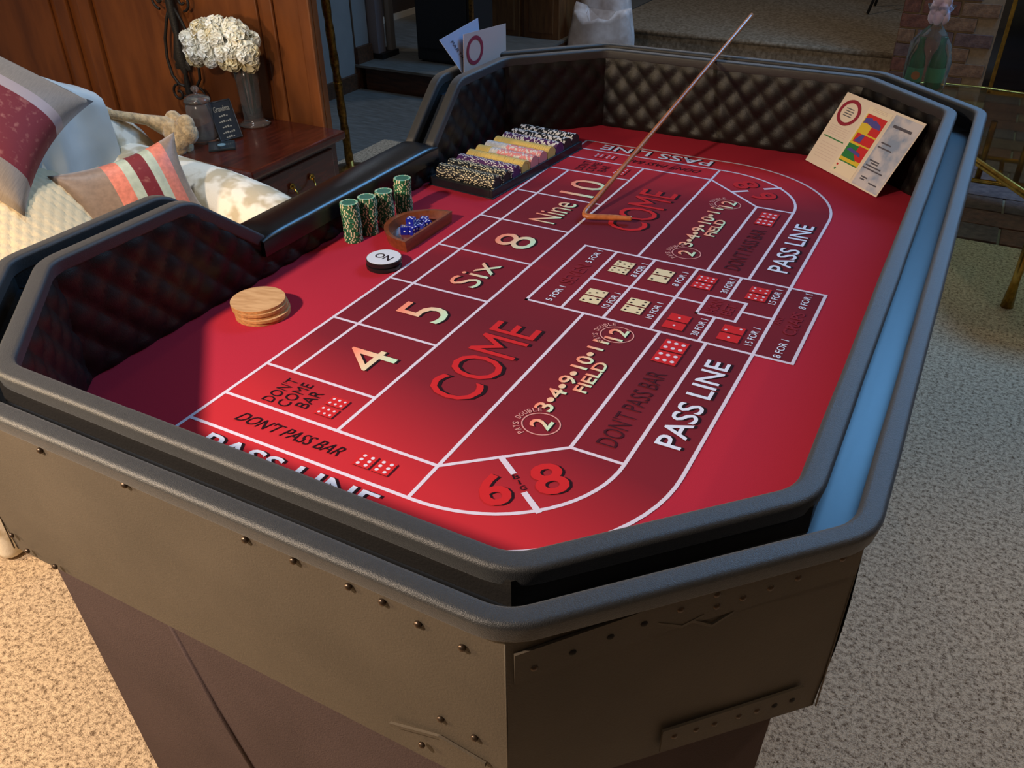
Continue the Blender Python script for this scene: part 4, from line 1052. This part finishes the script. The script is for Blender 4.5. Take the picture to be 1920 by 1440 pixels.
for zc_, rr_ in ((.72, .045), (1.0, .05)):
    bm = bmesh.new()
    for k in range(5):
        a = rad(210+30*k); sphere(bm, (cx+rr_*.6*cos(a), Y_-.006, zc_+rr_*.5*sin(a)+.03), (.010, .004, .024), 8, rot=Matrix.Rotation(a, 3, 'Y'))
    obj('leaf_spray', bm, IRON, ir, OI)
# ------------------------------------------------------------ brass pole lamp
pl_ = thing('brass_floor_lamp', 'tall twisted brass lamp pole leaning beyond the armrest pad', 'floor lamp', (-1.75, 2.40, 0))
OP = Vector((-1.75, 2.40, 0)); top = Vector((-1.83, 2.40, 2.0)); bot = Vector((-1.75, 2.40, .02))
bm = bmesh.new(); n = 60
tube(bm, [bot+(top-bot)*k/n for k in range(n+1)], [.017+.005*abs(sin(k*.9)) for k in range(n+1)], 10); obj('pole', bm, GOLD, pl_, OP)
bm = bmesh.new(); lathe(bm, [(0, 0), (.11, 0), (.11, .012), (.06, .025), (.02, .035), (.02, .06), (0, .06)], seg=28, c=OP); obj('base', bm, GOLD, pl_, OP, True)
for zz in (.42, .80):
    c_ = bot+(top-bot)*(zz/2); bm = bmesh.new(); sphere(bm, c_, (.022, .022, .022), 12); obj('collar', bm, BRASS, pl_, OP, True)
# ------------------------------------------------------------ dark cabinet, gold strip, wood cabinet by the landing
dk = thing('tall_black_cabinet', 'tall black cabinet standing by the corridor step', 'cabinet', (-2.16, 4.1, .15)); OD = Vector((-2.16, 4.1, .0))
bm = bmesh.new(); box(bm, (-2.16, 4.10, .95), (.40, .30, 1.88), bev=.01); obj('carcass', bm, DARK, dk, OD)
bm = bmesh.new(); box(bm, (-2.16, 3.944, .98), (.37, .012, 1.78), bev=.004); obj('door', bm, mat('black_satin_door', (20, 19, 20), .45), dk, OD)
bm = bmesh.new(); box(bm, (-1.948, 3.96, .95), (.022, .03, 1.88), bev=.004); obj('gold_edge', bm, GOLD, dk, OD)
bm = bmesh.new(); box(bm, (-2.16, 4.10, .01), (.36, .26, .02)); obj('plinth', bm, DARK, dk, OD)
wc = thing('wood_cabinet', 'mid brown wooden cabinet at the edge of the carpeted landing', 'cabinet', (-2.1, 5.0, 0)); OW = Vector((-2.1, 5.0, 0))
bm = bmesh.new(); box(bm, (-2.11, 5.1, .50), (.62, .40, .96), bev=.01); obj('carcass', bm, WOODC, wc, OW)
for x in (-2.24, -1.93):
    bm = bmesh.new(); box(bm, (x, 4.893, .52), (.28, .016, .80), bev=.006); dd = obj('door', bm, WOODC, wc, OW)
    bm = bmesh.new(); box(bm, (x, 4.883, .52), (.19, .008, .66), bev=.003); obj('raised_panel', bm, WOODC, dd, OW)
bm = bmesh.new(); box(bm, (-2.08, 5.1, .015), (.60, .36, .03)); obj('plinth', bm, WOODD, wc, OW)
# ------------------------------------------------------------ plastic carrier bag on the landing
BAG = mat('white_plastic_bag', (236, 230, 228), .4, col2=(190, 176, 168), vscale=8, spec=.5, bump=.6, bscale=18)
bgt = thing('plastic_bag', 'crumpled white plastic carrier bags at the front of the landing', 'bag', (-1.52, 5.2, 0)); OB = Vector((-1.52, 5.2, 0))
def bag(c, sx, sy, sz, seed, nm):
    rnd = random.Random(seed); bm = bmesh.new(); n = 28; nz = 12; A = []
    for j in range(nz+1):
        f = j/nz; ring = []
        for k in range(n):
            a = 2*pi*k/n; e = (abs(cos(a))**4+abs(sin(a))**4)**-.25
            w_ = (1-.16*f**2)*(1+.05*sin(5*a+seed+f*3)+.03*sin(11*a+f*6)); h_ = f*sz*(1+.12*sin(a*2+seed)*f+.05*sin(a*7)*f)
            ring.append(bm.verts.new((c[0]+sx*e*w_*cos(a), c[1]+sy*e*w_*sin(a), c[2]+h_)))
        A.append(ring)
    ring = []
    for k in range(n):
        a = 2*pi*k/n; v = A[-1][k].co; ring.append(bm.verts.new((c[0]+(v.x-c[0])*.6, c[1]+(v.y-c[1])*.6, v.z-.05*sz)))
    A.append(ring)
    for P_, Q_ in zip(A, A[1:]):
        for k in range(n): f = bm.faces.new((P_[k], P_[(k+1) % n], Q_[(k+1) % n], Q_[k])); f.smooth = True
    bm.faces.new(A[0][::-1]); bm.faces.new(A[-1]); return obj(nm, bm, BAG, bgt, OB)
bag((-1.50, 4.97, .002), .24, .10, .34, 2, 'front_bag'); bag((-1.57, 5.20, .002), .19, .09, .47, 5, 'rear_bag')
bm = bmesh.new(); tube(bm, [(-1.76, 5.11, .30), (-1.74, 5.09, .38), (-1.70, 5.09, .36), (-1.69, 5.10, .28)], .006, 6); obj('handle', bm, mat('brown_cord', (74, 48, 36), .8), bgt, OB)
# ------------------------------------------------------------ brick fireplace with brass trimmed doors
fp = thing('brick_fireplace', 'brick fireplace with brass framed dark glass doors beyond the table', 'fireplace', (1.2, 5.4, 0)); OF = Vector((1.2, 5.4, 0))
slab_bm = bmesh.new(); box(slab_bm, (.66, 5.42, 1.1), (.54, .22, 2.2)); obj('mortar_core', slab_bm, MORT, fp, OF)
fm2 = []
for m in BRK:
    bm = bmesh.new(); box(bm, (0, 0, 0), (.205, .02, .075), bev=.003); me = bpy.data.meshes.new('brick'); bm.to_mesh(me); bm.free(); me.materials.append(m); fm2.append(me)
hb = []
for m in BRK:
    bm = bmesh.new(); box(bm, (0, 0, 0), (.02, .20, .075), bev=.003); me = bpy.data.meshes.new('brick'); bm.to_mesh(me); bm.free(); me.materials.append(m); hb.append(me)
z = .045; r = 0
while z < 2.18:
    x = .382+.1025+(-.11 if r % 2 else 0)
    while x < .88:
        if x > .30:
            b = bpy.data.objects.new('brick', random.choice(fm2)); C.objects.link(b); b.parent = fp; b.location = Vector((x if x > .4 else .4285, 5.302+random.uniform(-.003, .003), z))-OF; b.scale = (1, 1, 1) if x > .4 else (.455, 1, 1)
        x += .22
    b = bpy.data.objects.new('brick', random.choice(hb)); C.objects.link(b); b.parent = fp; b.location = Vector((.386, 5.42, z))-OF
    z += .087; r += 1
bm = bmesh.new(); box(bm, (1.62, 5.5, .6), (1.3, .1, 1.2)); obj('firebox', bm, DARK, fp, OF)
for x0 in (.98, 1.42):
    bm = bmesh.new(); box(bm, (x0+.20, 5.30, .45), (.38, .01, .80)); obj('glass_door', bm, mat('smoked_glass', (12, 12, 12), .1, coat=.6), fp, OF)
    bm = bmesh.new()
    for xx in (x0, x0+.40): box(bm, (xx, 5.29, .45), (.024, .024, .88), bev=.003)
    for zz in (.03, .88): box(bm, (x0+.2, 5.29, zz), (.42, .024, .024), bev=.003)
    obj('door_frame', bm, BRASS, fp, OF)
# ------------------------------------------------------------ glass coffee table with brass frame
gt = thing('glass_coffee_table', 'glass topped coffee table with brass rim beyond the far right corner', 'coffee table', (1.35, 2.9, 0)); OG = Vector((1.35, 2.9, 0))
gp_ = [(.56, 3.24), (1.16, 2.24), (2.0, 2.24), (2.0, 3.36), (.95, 3.56), (.56, 3.56)]
bm = bmesh.new(); prism(bm, gp_, .44, .452); obj('glass_top', bm, mat('bronze_tinted_glass', (214, 200, 150), .02, trans=1, ior=1.45), gt, OG)
bm = bmesh.new(); tube(bm, [(x, y, .442) for x, y in gp_], .014, 8, closed=True); obj('brass_rim', bm, BRASS, gt, OG)
for x, y in ((.63, 3.26), (1.22, 2.34), (1.9, 2.34), (1.9, 3.30), (.66, 3.49)):
    bm = bmesh.new(); tube(bm, [(x, y, .0), (x, y, .10), (x, y, .43)], [.022, .014, .016], 10); obj('leg', bm, BRASS, gt, OG)
bm = bmesh.new()
for p, q_ in (((1.1, 3.05), (1.1, 3.35)), ((1.22, 3.05), (1.22, 3.35)), ((1.34, 3.05), (1.34, 3.35))): tube(bm, [(*p, .20), (*q_, .20)], .010, 8)
tube(bm, [(1.0, 3.05, .20), (1.9, 3.05, .20)], .010, 8); tube(bm, [(1.0, 3.35, .20), (1.9, 3.35, .20)], .010, 8)
for x in (1.02, 1.16): tube(bm, [(x, 3.08, .20), (x, 3.08, .43)], .012, 8)
obj('lower_rack', bm, BRASS, gt, OG)
GZ = .4523
# wrapped gift of green bottles
CEL = mat('cellophane', (226, 228, 226), .08, trans=.94, ior=1.12, bump=.8, bscale=14)
gf = thing('gift_bag', 'clear cellophane gift bag gathered under a lilac bow', 'gift bag', (.70, 3.42, GZ)); OGf = Vector((.70, 3.42, GZ))
bm = bmesh.new(); rnd = random.Random(4); prof = [(.0, .002), (.082, .002), (.088, .03), (.090, .12), (.080, .19), (.050, .235), (.022, .265), (.030, .30), (.055, .345)]
A = []
for r_, z in prof:
    if r_ == 0: continue
    A.append([bm.verts.new(OGf+Vector((r_*(1+.10*sin(5*k*2*pi/24+z*20)+.05*sin(9*k))*cos(2*pi*k/24), r_*.8*(1+.08*sin(4*k*2*pi/24))*sin(2*pi*k/24), z))) for k in range(24)])
for P_, Q_ in zip(A, A[1:]):
    for k in range(24): f = bm.faces.new((P_[k], P_[(k+1) % 24], Q_[(k+1) % 24], Q_[k])); f.smooth = True
obj('cellophane_wrap', bm, CEL, gf, OGf)
LIL = mat('lilac_tulle', (176, 156, 190), .6, col2=(206, 190, 212), vscale=30, sheen=.5)
bm = bmesh.new()
for k in range(12):
    a = k*pi/6; sphere(bm, OGf+Vector((.022*cos(a), .022*sin(a), .30+.035*(k % 3))), (.022, .022, .034), 8)
obj('lilac_bow', bm, LIL, gf, OGf, True)
GB = mat('green_bottle_glass', (24, 96, 56), .12, coat=.5, spec=.6); LBL = mat('bottle_label_green', (60, 140, 96), .5); AMB = mat('label_amber', (190, 110, 40), .5)
bt = None
for (x, y, lab, kc) in ((.662, 3.405, 'green bottle with amber round label inside the gift bag, left one', 1), (.738, 3.435, 'green bottle inside the gift bag, right one', 0)):
    t = thing('green_bottle', lab, 'bottle', (x, y, GZ+.003), 0, 'green bottles in the gift bag')
    bm = bmesh.new(); lathe(bm, [(0, 0), (.031, 0), (.033, .006), (.033, .105), (.028, .135), (.014, .165), (.012, .20), (.014, .205), (.014, .212), (0, .213)], seg=20); obj('bottle_glass', bm, GB, t, None, True)
    bm = bmesh.new(); lathe(bm, [(.0336, .03), (.0336, .09)], seg=20); obj('bottle_label', bm, LBL, t, None, True)
    if kc:
        bm = bmesh.new(); bmesh.ops.create_circle(bm, cap_ends=True, radius=.018, segments=20, matrix=Matrix.Translation((.006, -.0348, .06)) @ Matrix.Rotation(pi/2, 4, 'X')); obj('amber_emblem', bm, AMB, t)
# folding stand leg on the landing
ts = thing('tripod_stand', 'black stand on the landing, only its foot showing', 'stand', (.10, 6.95, .15)); OT = Vector((.10, 6.95, .15))
for a in (0, 2.1, 4.2):
    bm = bmesh.new(); tube(bm, [OT+Vector((.22*cos(a), .22*sin(a), .008)), OT+Vector((.02*cos(a), .02*sin(a), .50))], .011, 8); obj('leg', bm, DARK, ts, OT)
bm = bmesh.new(); tube(bm, [OT+Vector((0, 0, .48)), OT+Vector((0, 0, 1.1))], .014, 8); obj('post', bm, DARK, ts, OT)
